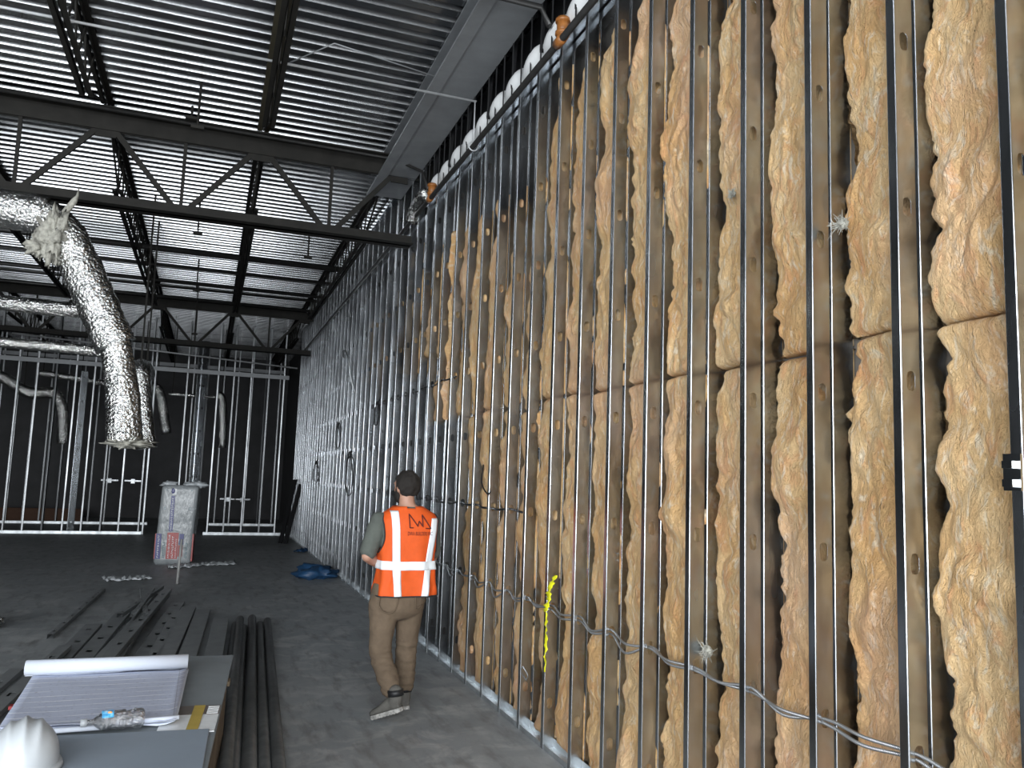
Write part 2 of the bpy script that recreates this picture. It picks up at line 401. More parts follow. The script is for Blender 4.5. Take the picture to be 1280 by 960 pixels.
# ------------------------------------------------------------------ steel framing overhead
def angle_pair(mb, a, b, leg, gap, t, up=1):                        # two back-to-back angles along a->b (horizontal)
    a, b = Vector(a), Vector(b); d = (b-a).normalized(); s = d.cross(Vector((0, 0, 1)))
    L = (b-a).length; Mx = Matrix((s, d, Vector((0, 0, 1)))).transposed().to_4x4(); Mx.translation = a
    for sg in (-1, 1):
        x0, x1 = sorted((sg*gap/2, sg*(gap/2+t))); mb.box(x0, x1, 0, L, *sorted((0, up*leg)), M=Mx)
        x0, x1 = sorted((sg*gap/2, sg*(gap/2+leg))); mb.box(x0, x1, 0, L, *sorted((0, up*t)), M=Mx)
    return mb
def joist(X, y0, y1, label, olive=False):
    ro = empty('bar_joist', (X, y0, 4.90)); tag(ro, label, 'joist', 'open web roof joists'); L = y1-y0; m = M['joist']
    n = max(4, round(L/.56)); p = L/n; e = 3
    angle_pair(MB(), (0, (e-.5)*p-.1, .0), (0, L-(e-.5)*p+.1, .0), .045, .028, .006, 1).build('bottom_chord', m, ro)
    angle_pair(MB(), (0, 0, .485), (0, L, .485), .05, .028, .006, -1).build('top_chord', M['olive'] if olive else m, ro)
    for a, b in (((0, .12, .45), (0, (e-.5)*p, .02)), ((0, L-.12, .45), (0, L-(e-.5)*p, .02))):
        MB().tube([a, b], .013, 6).build('web_rod', m, ro)
    for i in range(e-1, n-e+1):
        for a, b in (((0, i*p, .46), (0, (i+.5)*p, .02)), ((0, (i+.5)*p, .02), (0, (i+1)*p, .46))):
            MB().tube([a, b], .011, 6).build('web_rod', m, ro)
    return ro
YG = [9.2, 19.2]
JX = [-7.5, -5.94, -4.37, -2.81, -1.25, .31]
for q, X in enumerate(JX[::-1]):
    nth = ['first', 'second', 'third', 'fourth', 'fifth', 'sixth'][q]
    joist(X, YREAR+.1, YG[0]-.05, nth+' dark bar joist from the grey beam, before the nearer girder', X > 0)
    joist(X, YG[0]+.05, YG[1]-.05, nth+' dark bar joist from the joist by the wall, between the two girders')
    if X > -6: joist(X, YG[1]+.05, YFAR-.05, nth+' dark bar joist from the corner joist, over the back partition')
joist(1.84, YG[0]+.8, YG[1]-.05, 'dark open web bar joist running beside the stud wall')
joist(1.84, YG[1]+.05, YFAR-.05, 'dark open web bar joist at the far wall corner')
def girder(Y, label):
    ro = empty('joist_girder', (0, Y, 4.31)); tag(ro, label, 'girder'); m = M['joist']; x0, x1 = XLEFT+.1, W-.01
    angle_pair(MB(), (x0, 0, .0), (x1, 0, .0), .115, .03, .012, 1).build('bottom_chord', m, ro)
    angle_pair(MB(), (x0, 0, 1.0), (W+.1, 0, 1.0), .19, .03, .014, -1).build('top_chord', m, ro)
    k = 0; X = 1.87
    while X > -9:
        xm = X-.78
        MB().bar((X-.05, 0, .86), (xm+.05, 0, .06), .028, .055).build('web_diagonal', m, ro)
        MB().bar((xm-.05, 0, .06), (X-1.56+.05, 0, .86), .028, .055).build('web_diagonal', m, ro)
        MB().bar((xm, 0, .03), (xm, 0, .86), .035, .03).build('web_vertical', m, ro)
        MB().box(X-.1, X+.1, -.011, .011, .74, .98).build('gusset_plate', m, ro)
        X -= 1.56
    return ro
girder(YG[0], 'dark steel truss girder crossing to the stud wall above the worker')
girder(YG[1], 'far dark steel truss girder in front of the back partition')
# grey flat steel beam by the wall
bo = empty('edge_beam', (1.84, YREAR, 5.12)); tag(bo, 'flat grey painted steel beam running under the deck beside the wall', 'beam')
L = 9.95-YREAR
MB().box(-.22, .22, 0, L, 0, .014).build('bottom_flange', M['beam'], bo); MB().box(-.011, .011, 0, L, .014, .25).build('web', M['beam'], bo)
MB().box(-.18, .18, 0, L, .25, .264).build('top_flange', M['beam'], bo)
MB().box(-.222, -.11, 0, L, -.012, 0).build('cover_plate', M['beam'], bo)
# steel column at the girder end
c = MB(); c.box(W+.10, W+.20, 9.14, 9.26, 0, 5.3); tag(c.build('steel_column', M['joist']), 'dark square steel column inside the stud wall below the girder', 'column')
# pipes
def pipe(name, pts, r, mat, label, cat='pipe', group=None, n=12):
    return tag(MB().tube(pts, r, n).build(name, mat, None, True), label, cat, group)
pipe('sprinkler_main', [(W-.04, -1, 4.58), (W-.04, 21.0, 4.58)], .024, M['pipe'], 'black steel sprinkler main running along the top of the stud wall')
pipe('conduit_run', [(-9, 6.72, 5.0), (W-.03, 6.72, 5.0)], .011, M['conduit'], 'thin bright conduit crossing below the near deck')
pipe('sprinkler_branch', [(-1.5, 5.12, 5.0), (W-.06, 5.12, 5.0), (W-.04, 5.0, 4.80)], .022, M['pipe'], 'black sprinkler branch above the first orange fitting')
pipe('sprinkler_branch', [(-9, 8.92, 5.30), (W-.3, 8.92, 5.22), (W-.05, 8.6, 5.0), (W-.04, 8.35, 4.72)], .018, M['pipe'], 'black sprinkler branch following the girder top to the second fitting')
pipe('hanger_rod', [(W-.04, 6.72, 5.0), (W-.04, 6.72, 4.58)], .006, M['conduit'], 'thin hanger rod dropping from the conduit to the sprinkler main', 'rod')
ring = MB(); ring.tube([(W-.04+.042*math.cos(a), 6.72, 4.58+.042*math.sin(a)) for a in np.linspace(0, 2*PI, 17)], .006, 6, False)
tag(ring.build('pipe_hanger', M['conduit'], None, True), 'ring hanger around the black sprinkler main', 'hanger')
for (Y, lb) in ((4.80, 'orange primed pipe fitting beside the grey beam'), (8.25, 'orange primed pipe fitting beside the foil wrap')):
    t = empty('pipe_fitting', (W-.04, Y, 4.58)); tag(t, lb, 'fitting')
    MB().tube([(0, -.05, 0), (0, .05, 0)], .034, 14).build('tee_body', M['rust'], t, True)
    MB().tube([(.02, 0, .03), (.02, 0, .17)], .042, 14).build('tee_branch', M['rust'], t, True)
    for zz in (.06, .15): MB().tube([(.02, 0, zz-.01), (.02, 0, zz+.01)], .052, 14).build('coupling', M['rust'], t, True)
fw_ = MB(); P = smoothpath([(W-.02, 8.45, 4.70), (W-.03, 8.62, 4.72), (W-.05, 8.85, 4.66), (W-.06, 8.98, 4.55)], 8)
fw_.tube(P, [.07+.02*fbm(i*.7, 1, 2) for i in range(len(P))], 16); tag(fw_.build('foil_wrap', M['foil'], None, True), 'crumpled foil wrap hanging beside the second orange fitting', 'foil')
wp = MB(); yy = np.arange(.8, 8.5, .06)
wp.tube([(W+.085, y, 4.79+.012*math.sin(y*15.4)) for y in yy], [.045+.052*abs(math.sin(y*PI/SP))**.6 for y in yy], 14)
tag(wp.build('jacketed_pipe', M['whitepipe'], None, True), 'white jacketed pipe running behind the stud tops above the sprinkler main', 'pipe')
for q, (y, r) in enumerate(((14.3, .05), (15.5, .028), (16.8, .03), (17.25, .022), (18.4, .03))):
    pipe('deck_pipe', [(-9, y, 5.2), (W-.1, y, 5.2)], r, M['pipe'], ['first', 'second', 'third', 'fourth', 'fifth'][q]+' dark pipe crossing under the deck past the nearer girder', 'pipe', 'pipes under the far deck')
def hang(px, Y, z0, z1):
    t = empty('hanger_drop', (px, Y, z0)); tag(t, 'dark threaded rod dropping from the deck with a small end plate', 'rod', 'ceiling hanger rods')
    MB().tube([(0, 0, 0), (0, 0, z1-z0)], .012, 8).build('rod', M['joist'], t); MB().box(-.06, .06, -.03, .03, -.03, 0).build('plate', M['joist'], t)
hang(-.42, 8.85, 5.28, 5.40); hang(-.33, 8.25, 4.95, 5.40); hang(-.36, 11.8, 4.86, 5.40); hang(-.42, 15.6, 4.85, 5.40); hang(-.45, 17.9, 4.4, 5.40)
hang(1.2, 12.5, 4.9, 5.4)
pipe('sway_brace', [(.40, 6.75, 5.03), (.72, 6.45, 5.12), (1.62, 6.65, 5.12)], .006, M['beam'], 'bent light strap running from conduit to grey beam', 'strap')
# ------------------------------------------------------------------ ducts
def duct(pts, r, label, n=8, ns=40, seed=1, crinkle=.05, group=None, parent=None, name='flexible_duct', cap=True):
    P = smoothpath(pts, n); mb = MB(); k = len(P)
    rr = r if isinstance(r, (list, tuple)) else None
    vs = []; up = None
    for i, p in enumerate(P):
        t = (P[min(i+1, k-1)]-P[max(i-1, 0)]).normalized()
        if up is None: up = t.orthogonal().normalized()
        up = (up-t*up.dot(t)).normalized(); b = t.cross(up)
        ri = (rr[0]+(rr[-1]-rr[0])*i/(k-1)) if rr else r
        for j in range(ns):
            a = 2*PI*j/ns; d = up*math.cos(a)+b*math.sin(a)
            q = p*7; w = 1+1.3*crinkle*fbm(q.x+math.cos(a)*1.6, q.y+math.sin(a)*1.6, q.z+seed, 4)+crinkle*.35*math.sin(i*1.9+2*fbm(a, seed, i*.1))
            vs.append(p+d*ri*w)
    fs = [(i*ns+j, i*ns+(j+1) % ns, (i+1)*ns+(j+1) % ns, (i+1)*ns+j) for i in range(k-1) for j in range(ns)]
    fs += [tuple(range(ns-1, -1, -1)), tuple((k-1)*ns+j for j in range(ns))]
    mb.add(vs, fs); o = mb.build(name, M['foil'], parent, True)
    if parent is None:
        for q in (1, len(P)//3):
            MB().box(P[q].x-.012, P[q].x+.012, P[q].y-.002, P[q].y+.002, P[q].z, 5.42).build('hanger_strap', M['joist'], o)
    if parent is None: tag(o, label, 'duct', group)
    return o
def lump(name, c, r, seed, mat, amp=.35, parent=None, n=24, freq=2.2):
    mb = MB(); c = Vector(c); rings = []
    for i in range(n//2+1):
        a = -PI/2+PI*i/(n//2); ca = max(math.cos(a), .02); ring = []
        for j in range(n):
            b = 2*PI*j/n; d = Vector((ca*math.cos(b), ca*math.sin(b), math.sin(a)))
            s = 1+amp*fbm(d.x*freq+seed, d.y*freq, d.z*freq, 4); ring.append(c+Vector((d.x*r[0], d.y*r[1], d.z*r[2]))*s)
        rings.append(ring)
    mb.loft(rings); return mb.build(name, mat, parent, True)
YD = 8.72
d1 = empty('flexible_duct', (-.78, YD, 1.9)); tag(d1, 'large crinkled foil flexible duct bending down from the truss to head height', 'duct')
dl = Vector((-.78, YD, 1.9))
def rel(ps): return [Vector(p)-dl for p in ps]
duct(rel([(-4.2, YD-.1, 4.02), (-3.0, YD, 4.02), (-2.1, YD, 4.02), (-1.62, YD, 4.0)]), .185, '', 10, 44, 3, .05, None, d1, 'horizontal_run')
duct(rel([(-1.66, YD, 4.0), (-1.50, YD, 3.88), (-1.36, YD, 3.68), (-1.18, YD, 3.32), (-1.0, YD, 2.95), (-.92, YD, 2.80)]), [.185, .19], '', 10, 44, 5, .05, None, d1, 'sloping_run')
duct(rel([(-.93, YD, 2.84), (-.88, YD, 2.6), (-.82, YD, 2.3), (-.77, YD, 1.87)]), [.135, .165], '', 14, 44, 8, .05, None, d1, 'drop_run')
lump('wool_collar', Vector((-1.52, YD-.14, 3.78))-dl, (.12, .09, .22), 4, M['wool'], .9, d1, 48, 3.6)
lump('wool_collar', Vector((-1.64, YD-.12, 3.66))-dl, (.09, .07, .08), 14, M['wool'], .9, d1, 40, 3.5)
lump('wool_fringe', Vector((-.74, YD, 1.86))-dl, (.17, .15, .04), 9, M['wool'], .9, d1, 40, 4)
MB().tube(rel([(-1.48, YD-.1, 3.98), (-1.38, YD-.14, 4.14), (-1.36, YD-.12, 4.2), (-1.37, YD, 4.34)]), [.035, .03, .012, .004], 8).build('strap', M['wool'], d1, True)
duct([(-.98, 13.6, 3.05), (-.97, 12.6, 3.02), (-.95, 12.05, 2.92), (-.92, 12.0, 2.70), (-.86, 12, 2.3), (-.78, 12, 1.88)], .125, 'slim foil duct drop hanging behind the large duct', 10, 32, 21, .06)
duct([(-9, 12, 3.70), (-5, 12, 3.66), (-3, 12, 3.67), (-1.9, 12, 3.66), (-1.5, 12, 3.66)], .10, 'foil duct run crossing level behind the large duct, the higher one', 16, 32, 31, .07)
duct([(-9, 12.2, 3.30), (-5, 12.2, 3.22), (-3, 12.2, 3.19), (-1.8, 12.2, 3.17), (-1.4, 12.2, 3.15)], .07, 'foil duct run crossing level behind the large duct, the lower one', 16, 32, 41, .07)
duct([(-5.8, 23, 3.85), (-4.95, 23, 3.72), (-4.5, 23, 3.45), (-4.2, 23, 3.34), (-3.75, 23, 3.37), (-3.55, 23, 3.1), (-3.46, 23, 2.6), (-3.42, 23, 2.13)], .14, 'small foil duct with a double bend behind the back partition studs', 8, 24, 51, .08)
duct([(-4.2, 23.4, 3.9), (-3.2, 23.4, 3.8), (-2.4, 23.4, 3.72), (-1.6, 23.4, 3.68)], .08, 'straight thin foil duct behind the back partition studs', 8, 20, 61, .06)
duct([(-1.75, 23, 3.66), (-1.45, 23, 3.68), (-1.3, 23, 3.5), (-1.2, 23, 3.1), (-1.07, 23, 2.5)], .13, 'short curved foil duct drop behind the doorway opening of the back partition', 8, 24, 71, .08)
duct([(-1.1, 23.2, 3.56), (-.4, 23.2, 3.54), (.1, 23.2, 3.53)], .045, 'thin foil branch leading to the right duct drop', 8, 16, 81, .05)
duct([(.1, 23.2, 3.62), (.22, 23.2, 3.5), (.28, 23.2, 3.0), (.33, 23.2, 2.2)], .12, 'narrow foil duct drop behind the partition right of the opening', 8, 24, 91, .08)
# ------------------------------------------------------------------ open partitions at the back
def partition(name, Y, xs, x_tracks, H, hz, label):
    ro = struct(empty(name, (0, Y, 0)), label)
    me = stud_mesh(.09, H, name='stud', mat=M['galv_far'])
    for x in xs:
        link('stud', me, ro, (x, R.uniform(-.01, .01), 0), (0, 0, PI/2+R.uniform(-.25, .25)))
    for a, b in x_tracks:
        mb = MB(); mb.box(a, b, -.05, .05, 0, .003); mb.box(a, b, -.052, -.05, 0, .06); mb.box(a, b, .05, .052, 0, .06); mb.build('floor_track', M['galv_track'], ro)
    mb = MB(); mb.box(xs[0], xs[-1]+.1, -.06, -.045, hz-.05, hz+.05); mb.box(xs[0], xs[-1]+.1, -.06, .06, hz+.05, hz+.055); mb.build('header_track', M['beam'], ro)  # header takes the darker beam grey, its dimness put into the colour
    return ro
xsA = [-4.33-.41*k for k in range(10, 0, -1)]+[-4.33, -3.93, -3.54, -3.11, -2.71, -2.30, -1.90, -1.46, -1.36, -.62, .11, .49, .91, 1.35, 1.73]
partition('wall_partition', 22.0, xsA, [(-8.6, -1.4), (.0, 1.98)], 5.33, 4.06, 'open galvanized stud partition across the far end')
xsB = [-6.2, -5.8, -5.4, -5, -4.6, -4.2, -3.8, -3.4, -3.0, -2.6, -2.2, -1.6, -.55, -.15, .3, .7, 1.1, 1.5, 1.9]
partition('wall_partition_rear', 25.6, xsB, [(-6.3, -1.5), (.1, 2.0)], 5.33, 4.6, 'second stud partition further behind the back partition')
for x, lean in ((-3.05, .2), (-.42, .05), (-.32, .05)):
    link('stud', stud_mesh(.15, 3.9 if x < -1 else 4.9, name='stud'), D.objects['wall_partition'], (x, .25, 0), (0, 0, PI*.1))
pipe('back_conduit', [(-4.5, 21.7, 4.62), (2.0, 21.7, 4.30)], .02, M['conduit'], 'thin conduit running above the back partition header', 'conduit')
for x, z in ((-4, 4.6), (-1, 4.45), (1.6, 4.32)): MB().tube([(x, 21.7, z), (x, 21.7, 5.42)], .004, 5).build('hanger_rod', M['joist'], D.objects['back_conduit'])
s = MB().box(-5.6, -3.3, 26.8, 26.95, 0, .35); tag(s.build('timber_curb', simple('brown_curb', (.10, .05, .03), .8)), 'low brown timber curb in the dark rear room', 'curb')
for x in (-2.55, -1.95, .62, 1.02):
    t = MB(); t.box(x-.22, x+.22, 25.55, 25.58, 1.2 if x < 0 else .75, 1.24 if x < 0 else .79); t.box(x-.05, x+.05, 25.5, 25.56, 1.15 if x < 0 else .7, 1.27 if x < 0 else .82)
    tag(t.build('box_bracket', M['galv_far']), 'small galvanized electrical box bracket between rear partition studs', 'bracket', 'box brackets in the rear partition')
# ------------------------------------------------------------------ cables on the wall
def cable(name, pts, r, mat, label, group=None, n=7, sm=6):
    mb = MB(); mb.tube(smoothpath(pts, sm), r, n); return tag(mb.build(name, mat, None, True), label, 'cable', group)
def run(y0, y1, z, seed, sag, r=.0065, xoff=.04, mat='mc', label='', group=None):
    rr = random.Random(seed); pts = []; k = math.ceil((y0-S0)/SP); pts.append((W+xoff-.01, y0, z-.01))
    while S0+k*SP < y1:
        Y = S0+k*SP; pts.append((W+xoff+rr.uniform(-.006, .006), Y, z+rr.uniform(-.012, .012)))
        pts.append((W+xoff-.02+rr.uniform(-.01, .004), Y+SP*.5, z-sag*rr.uniform(.2, 1.3)+rr.uniform(-.01, .012))); k += 1
    return cable('armored_cable', pts, r, M[mat], label, group)
run(.8, 9.0, .852, 1, .03, label='grey armored cable threaded through the stud holes below knee height', group='armored cables in the lower stud holes')
run(.8, 9.0, .842, 5, .05, label='grey armored cable threaded through the stud holes below knee height', group='armored cables in the lower stud holes')
run(5.4, 9.6, 1.425, 3, .02, .008, mat='black', label='black cable through the waist-high stud holes beyond the worker')
run(7.2, 10.6, 2.575, 4, .02, .008, mat='black', label='black cable through the stud holes above the worker')
def loop(Y, z, a, b, seed, label, mat='black', r=.008):
    rr = random.Random(seed); pts = []
    for k in range(12):
        t = 2*PI*k/10+1; pts.append((W-.03-.02*rr.random(), Y+a*math.cos(t)*(1+.1*rr.random()), z+b*math.sin(t)*(1+.15*rr.random())))
    return cable('cable_loop', [(W+.04, Y+a, z+b+.1)]+pts+[(W+.04, Y-a*.4, z-b-.1)], r, M[mat], label, None, 6, 5)
loop(10.6, 2.42, .16, .14, 1, 'small black cable coil hanging on the far studs above the worker')
loop(13.9, 2.25, .3, .2, 2, 'black cable loop on the bare studs left of the coil')
loop(12.5, 1.62, .35, .28, 3, 'large black cable loop at head height on the bare studs')
loop(16.6, 1.62, .4, .2, 4, 'black cable tangle on the farthest bare studs')
cable('armored_cable', [(W+.04, 14.3, 3.62), (W-.08, 13.6, 3.66), (W-.1, 13.0, 3.5), (W-.03, 12.9, 3.1), (W+.04, 12.9, 2.9)], .012, M['mc'], 'bright cable end curling out from the upper bare studs')
cable('armored_cable', [(W+.05, 5.35, .5), (W+.02, 5.3, .42), (W+.03, 5.2, .36), (W+.05, 5.28, .3)], .004, M['mc'], 'short wire tail hanging between studs near the floor')
cable('armored_cable', [(W+.03, 6.3, 1.75), (W-.01, 6.2, 1.6), (W+.0, 6.05, 1.52), (W+.04, 6.1, 1.62)], .006, M['black'], 'black wire curl beside a stud right of the worker')
# yellow tape strip
tp = empty('caution_tape', (W-.005, 4.80, .47)); tag(tp, 'torn yellow tape strip tied to a stud above the cable', 'tape')
def ribbon(pts, w, seed, name):
    P = smoothpath(pts, 10); A = np.zeros((len(P), 4, 3))
    for i, p in enumerate(P):
        tw = .7*fbm(i*.35, seed, 0, 2); 
        for j in range(4):
            s = (j/3-.5)*w; A[i, j] = (p.x+.012*fbm(i*.6, j*.8, seed)+s*math.sin(tw), p.y+s*math.cos(tw), p.z)
    me = grid_mesh(name, A, M['yellow']); o = link(name, me, tp); md = o.modifiers.new('t', 'SOLIDIFY'); md.thickness = .001
ribbon([(-.01, -.12, .60), (-.025, -.07, .52), (-.02, -.04, .44), (-.02, .01, .36)], .055, 2, 'strip'); ribbon([(-.02, -.01, .36), (-.012, .0, .22), (-.012, .01, .0)], .03, 6, 'strip')
br = MB(); br.box(W-.012, W-.003, S0-.002, S0+.05, 1.66, 1.76); br.box(W-.03, W-.012, S0+.01, S0+.04, 1.67, 1.69); br.box(W-.03, W-.012, S0+.01, S0+.04, 1.72, 1.74)
tag(br.build('cable_bracket', M['galv']), 'small galvanized cable bracket screwed to the nearest stud flange', 'bracket')
# ------------------------------------------------------------------ floor clutter: package, scraps, tarp
pk = empty('insulation_package', (-.44, 15.42, 0), -.10); tag(pk, 'tall plastic wrapped insulation package with red and blue print', 'package')
PW, PD, PH = .60, .42, 1.34
wrap = NT('printed_clear_wrap'); cc = wrap.co(); nf = wrap.noise(cc, 5, 4)
wrap.set(Base_Color=wrap.ramp(nf, [(.3, (.22, .24, .25)), (.7, (.35, .37, .38))]), Roughness=.22); wrap.bump(wrap.noise(wrap.co((3, 3, 1)), 9, 4), .4, .02)
rings = []
for i in range(31):
    t = i/30; z = PH*t; ring = []
    for j in range(48):
        a = 2*PI*j/48; ca, sa = math.cos(a), math.sin(a); e = .22
        k = 1+.010*fbm(ca*3, sa*3, z*5)-.012*math.exp(-((t-.52)/.03)**2)-.10*max(0, (abs(t-.5)-.47)/.03)
        ring.append((PW/2*k*math.copysign(abs(ca)**e, ca)+.05*t, PD/2*k*math.copysign(abs(sa)**e, sa), z))
    rings.append(ring)
MB().loft(rings).build('wrapped_batts', wrap.m, pk, True)
for x, s in ((-.2, 3), (.3, 7), (.16, 11)): lump('plastic_frill', (x+.04, 0, PH+.01), (.12, .09, .05), s, M['plastic'], .7, pk, 20, 3)
pr_ = {'blue': simple('print_blue', (.012, .018, .16), .35), 'red': simple('print_red', (.34, .02, .015), .35), 'teal': simple('print_teal', (.05, .16, .19), .35), 'pale': simple('print_white', (.75, .77, .78), .35), 'grey': simple('print_grey', (.33, .36, .37), .35)}
def panel(x0, x1, z0, z1, c, face=0, dpt=0):
    mb = MB(); e = .004+.002*dpt; k = .05*(z0+z1)/2/PH
    if face == 0: mb.box(x0+k, x1+k, -PD/2-e-.006, -PD/2+.01, z0, z1)
    elif face == 1: mb.box(PW/2+k-.012, PW/2+k+e+.006, x0, x1, z0, z1)
    o = mb.build('printed_panel', pr_[c], pk); return o
def writing(x0, x1, z0, z1, c, seed, horiz=False, face=0):
    rr = random.Random(seed); mb = MB(); z = z0; k = .05*(z0+z1)/2/PH; yy = -PD/2-.0125
    while z < z1-.012:
        h = rr.choice((.014, .02, .026)); z2 = min(z+h, z1); xa = x0+rr.uniform(0, .3)*(x1-x0)*(rr.random() < .4)
        mb.box(xa+k, x1+k, yy, yy+.004, z, z+.007)
        if rr.random() < .75: mb.box(xa+k, xa+.008+k, yy, yy+.004, z, z2)
        if rr.random() < .5: mb.box(x1-.008+k, x1+k, yy, yy+.004, z, z2)
        z = z2+.012
    tag(mb.build('print_marks', pr_[c], pk), kind='stuff')
panel(-.115, -.055, .56, 1.16, 'blue'); writing(-.098, -.072, .58, 1.14, 'pale', 1)
panel(-.115, -.05, 1.18, 1.28, 'pale'); lump('print_spot', (-.06, -PD/2-.01, 1.24), (.03, .004, .045), 3, pr_['blue'], .1, pk, 16)
panel(-.11, .07, .10, .54, 'red'); writing(-.085, -.06, .12, .5, 'pale', 2); writing(-.03, -.0, .12, .5, 'pale', 3); writing(.03, .05, .12, .44, 'pale', 4)
panel(.08, .15, .34, .52, 'blue'); panel(.08, .15, .14, .33, 'red')
panel(-.285, -.20, .10, .52, 'blue'); writing(-.255, -.23, .12, .50, 'pale', 5); panel(-.30, -.285, .10, .52, 'red')
for x in (-.17, .19): writing(x, x+.035, .12, .38, 'teal', int(x*100)+40); writing(x+.01, x+.035, .46, .70, 'grey', int(x*100)+60)
for x in (-.22, .18): writing(x, x+.03, .93, .97, 'teal', 70); writing(x+.06, x+.11, .94, .965, 'grey', 71); writing(x, x+.025, 1.25, 1.28, 'teal', 72)
panel(-.19, .02, .06, .52, 'red', 1)
def scrap(c, L, w, rz, seed, label, mat='plastic'):
    A = np.zeros((26, 9, 3))
    for i in range(26):
        for j in range(9):
            x = (i/25-.5)*L; y = (j/8-.5)*w*(1+.6*fbm(i*.25, seed, 0, 3)); z = .012+.05*abs(fbm(i*.35+seed, j*.6, 2, 4))*2*(1-abs(j/4-1)**2*.7)
            A[i, j] = (x, y+.06*fbm(i*.15, seed+5, 1, 2), z)
    o = link('plastic_scrap', grid_mesh('plastic_scrap', A, M[mat]), None, (c[0], c[1], 0), (0, 0, rz)); md = o.modifiers.new('t', 'SOLIDIFY'); md.thickness = .004
    return tag(o, label, 'plastic')
scrap((-.98, 13.25), .62, .30, .35, 2, 'crumpled clear plastic wrap lying alone on the open floor')
scrap((.18, 15.1), .78, .24, .3, 4, 'crumpled plastic strip lying right of the insulation package')
scrap((-.32, 14.8), .36, .26, .1, 6, 'crumpled plastic wrap at the foot of the insulation package')
pipe('wood_stake', [(-.29, 12.75, 0), (-.275, 12.82, .62)], .018, simple('pale_stake', (.33, .33, .32), .7), 'thin pale stake standing upright in front of the insulation package', 'stake', None, 8)
tarp = lump('blue_tarp', (1.72, 13.35, .06), (.30, .34, .11), 3, M['blue'], .6, None, 28, 2.6); tag(tarp, 'crumpled blue tarp on the floor against the stud wall', 'tarp')
scrap((1.95, 17.6), .5, .2, 1.2, 9, 'dark debris by the far wall base', 'blue')
for i, (x, dx) in enumerate(((1.66, .05), (1.76, .08))):
    b = MB(); b.bar((x, 19.4-.1*i, .02), (x+.22+dx, 19.7, 1.45-.1*i), .10, .03)
    tag(b.build('leaning_board', M['black']), 'dark board leaning in the far corner against the stud wall', 'board', 'dark boards leaning in the corner')
tag(lump('foil_scrap', (-2.0, 9.55, .07), (.18, .16, .10), 8, M['foil'], .6), 'crumpled foil scrap on the floor at the left', 'foil')
# ------------------------------------------------------------------ piled studs and pipes
PX = lambda x, Y: x+.052*(Y-4.8)
for i, (x, y0, y1, z, r) in enumerate(((.16, 3.6, 9.15, .04, .038), (.24, 3.8, 9.0, .04, .038), (.325, 3.6, 9.5, .045, .043), (.406, 4.2, 9.2, .035, .034), (.482, 3.9, 9.35, .04, .038), (.205, 4.4, 9.1, .108, .036))):
    pipe('steel_pipe', [(PX(x, y0), y0, z), (PX(x, y1), y1, z)], r, simple('grey_steel_pipe', (.085, .088, .088), .42, .35, .25, 9), ['first', 'second', 'third', 'fourth', 'fifth', 'raised'][i]+' dark steel pipe on the floor, counted from the timber stack' if i < 5 else 'dark steel pipe lying on top of the row of floor pipes', 'pipe', 'steel pipes lying beside the plan table', 16)
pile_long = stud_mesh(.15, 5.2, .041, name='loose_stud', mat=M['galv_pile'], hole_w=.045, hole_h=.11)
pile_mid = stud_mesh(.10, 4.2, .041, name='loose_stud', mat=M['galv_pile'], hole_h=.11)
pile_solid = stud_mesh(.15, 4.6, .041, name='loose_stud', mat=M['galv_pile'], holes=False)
def lay(me, x, y, z, yaw, label, group='loose studs in the floor pile', flip=False):
    # stud length (local z) laid along +Y, web (local -Y face) upward
    o = link('loose_stud', me); d = math.radians(yaw)
    Yv = Vector((math.sin(d), math.cos(d), 0)); Xv = Vector((math.cos(d), -math.sin(d), 0)); Zv = Vector((0, 0, -1))
    if flip: Zv = -Zv; Xv = -Xv
    mt = Matrix((Xv, Zv, Yv)).transposed().to_4x4(); mt.translation = (x, y, z); o.matrix_world = mt
    return tag(o, label, 'metal stud', group)
LP = 'dull galvanized stud lying web up in the floor pile behind the plan table'
for (me, x, y, z, yaw) in ((pile_long, -1.22, 4.2, .05, 2.0), (pile_long, -1.05, 4.9, .05, 2.4), (pile_long, -.90, 5.2, .052, 3.4), (pile_mid, -.74, 5.9, .05, 1.6), (pile_long, -.88, 5.9, .10, 4.5), (pile_mid, -.66, 6.9, .10, 2.2), (pile_long, -.60, 5.6, .05, 3.4), (pile_mid, -.45, 5.6, .10, 2.8), (pile_mid, -.44, 5.1, .05, 3.4), (pile_mid, -.70, 7.0, .145, 4.0), (pile_mid, -1.32, 3.9, .10, 3.2), (pile_mid, -1.55, 3.3, .05, 3.0)):
    lay(me, x, y, z, yaw, LP)
LS = 'smooth galvanized stud without holes lying in the floor pile'
for (x, y, z, yaw) in ((-.40, 5.45, .10, 3.0), (-.23, 5.3, .095, 2.8), (-.12, 4.95, .05, 2.8), (-.05, 4.75, .09, 2.8)):
    lay(pile_solid, x, y, z, yaw, LS, 'smooth loose studs in the floor pile')
lay(pile_mid, -1.30, 8.9, .045, 2.0, 'single galvanized stud lying apart on the open floor', None).scale = (.55, 1, .75)
for i, (x, y, z, a) in enumerate(((-.75, 9.3, .16, 8), (-.62, 9.0, .17, 2), (-.5, 9.2, .15, -5))):
    o = lay(pile_mid, x, y, z, a, 'short dark offcut stud on top of the floor pile', 'short offcuts on the pile'); o.scale = (.5, 1, .5)
# red scrap by the pile
rb = MB(); rb.box(-1.06, -1.0, 6.05, 6.11, .105, .125); tag(rb.build('red_tag', simple('red_paint', (.28, .012, .014), .5)), 'small red plastic tag on the loose studs', 'tag')
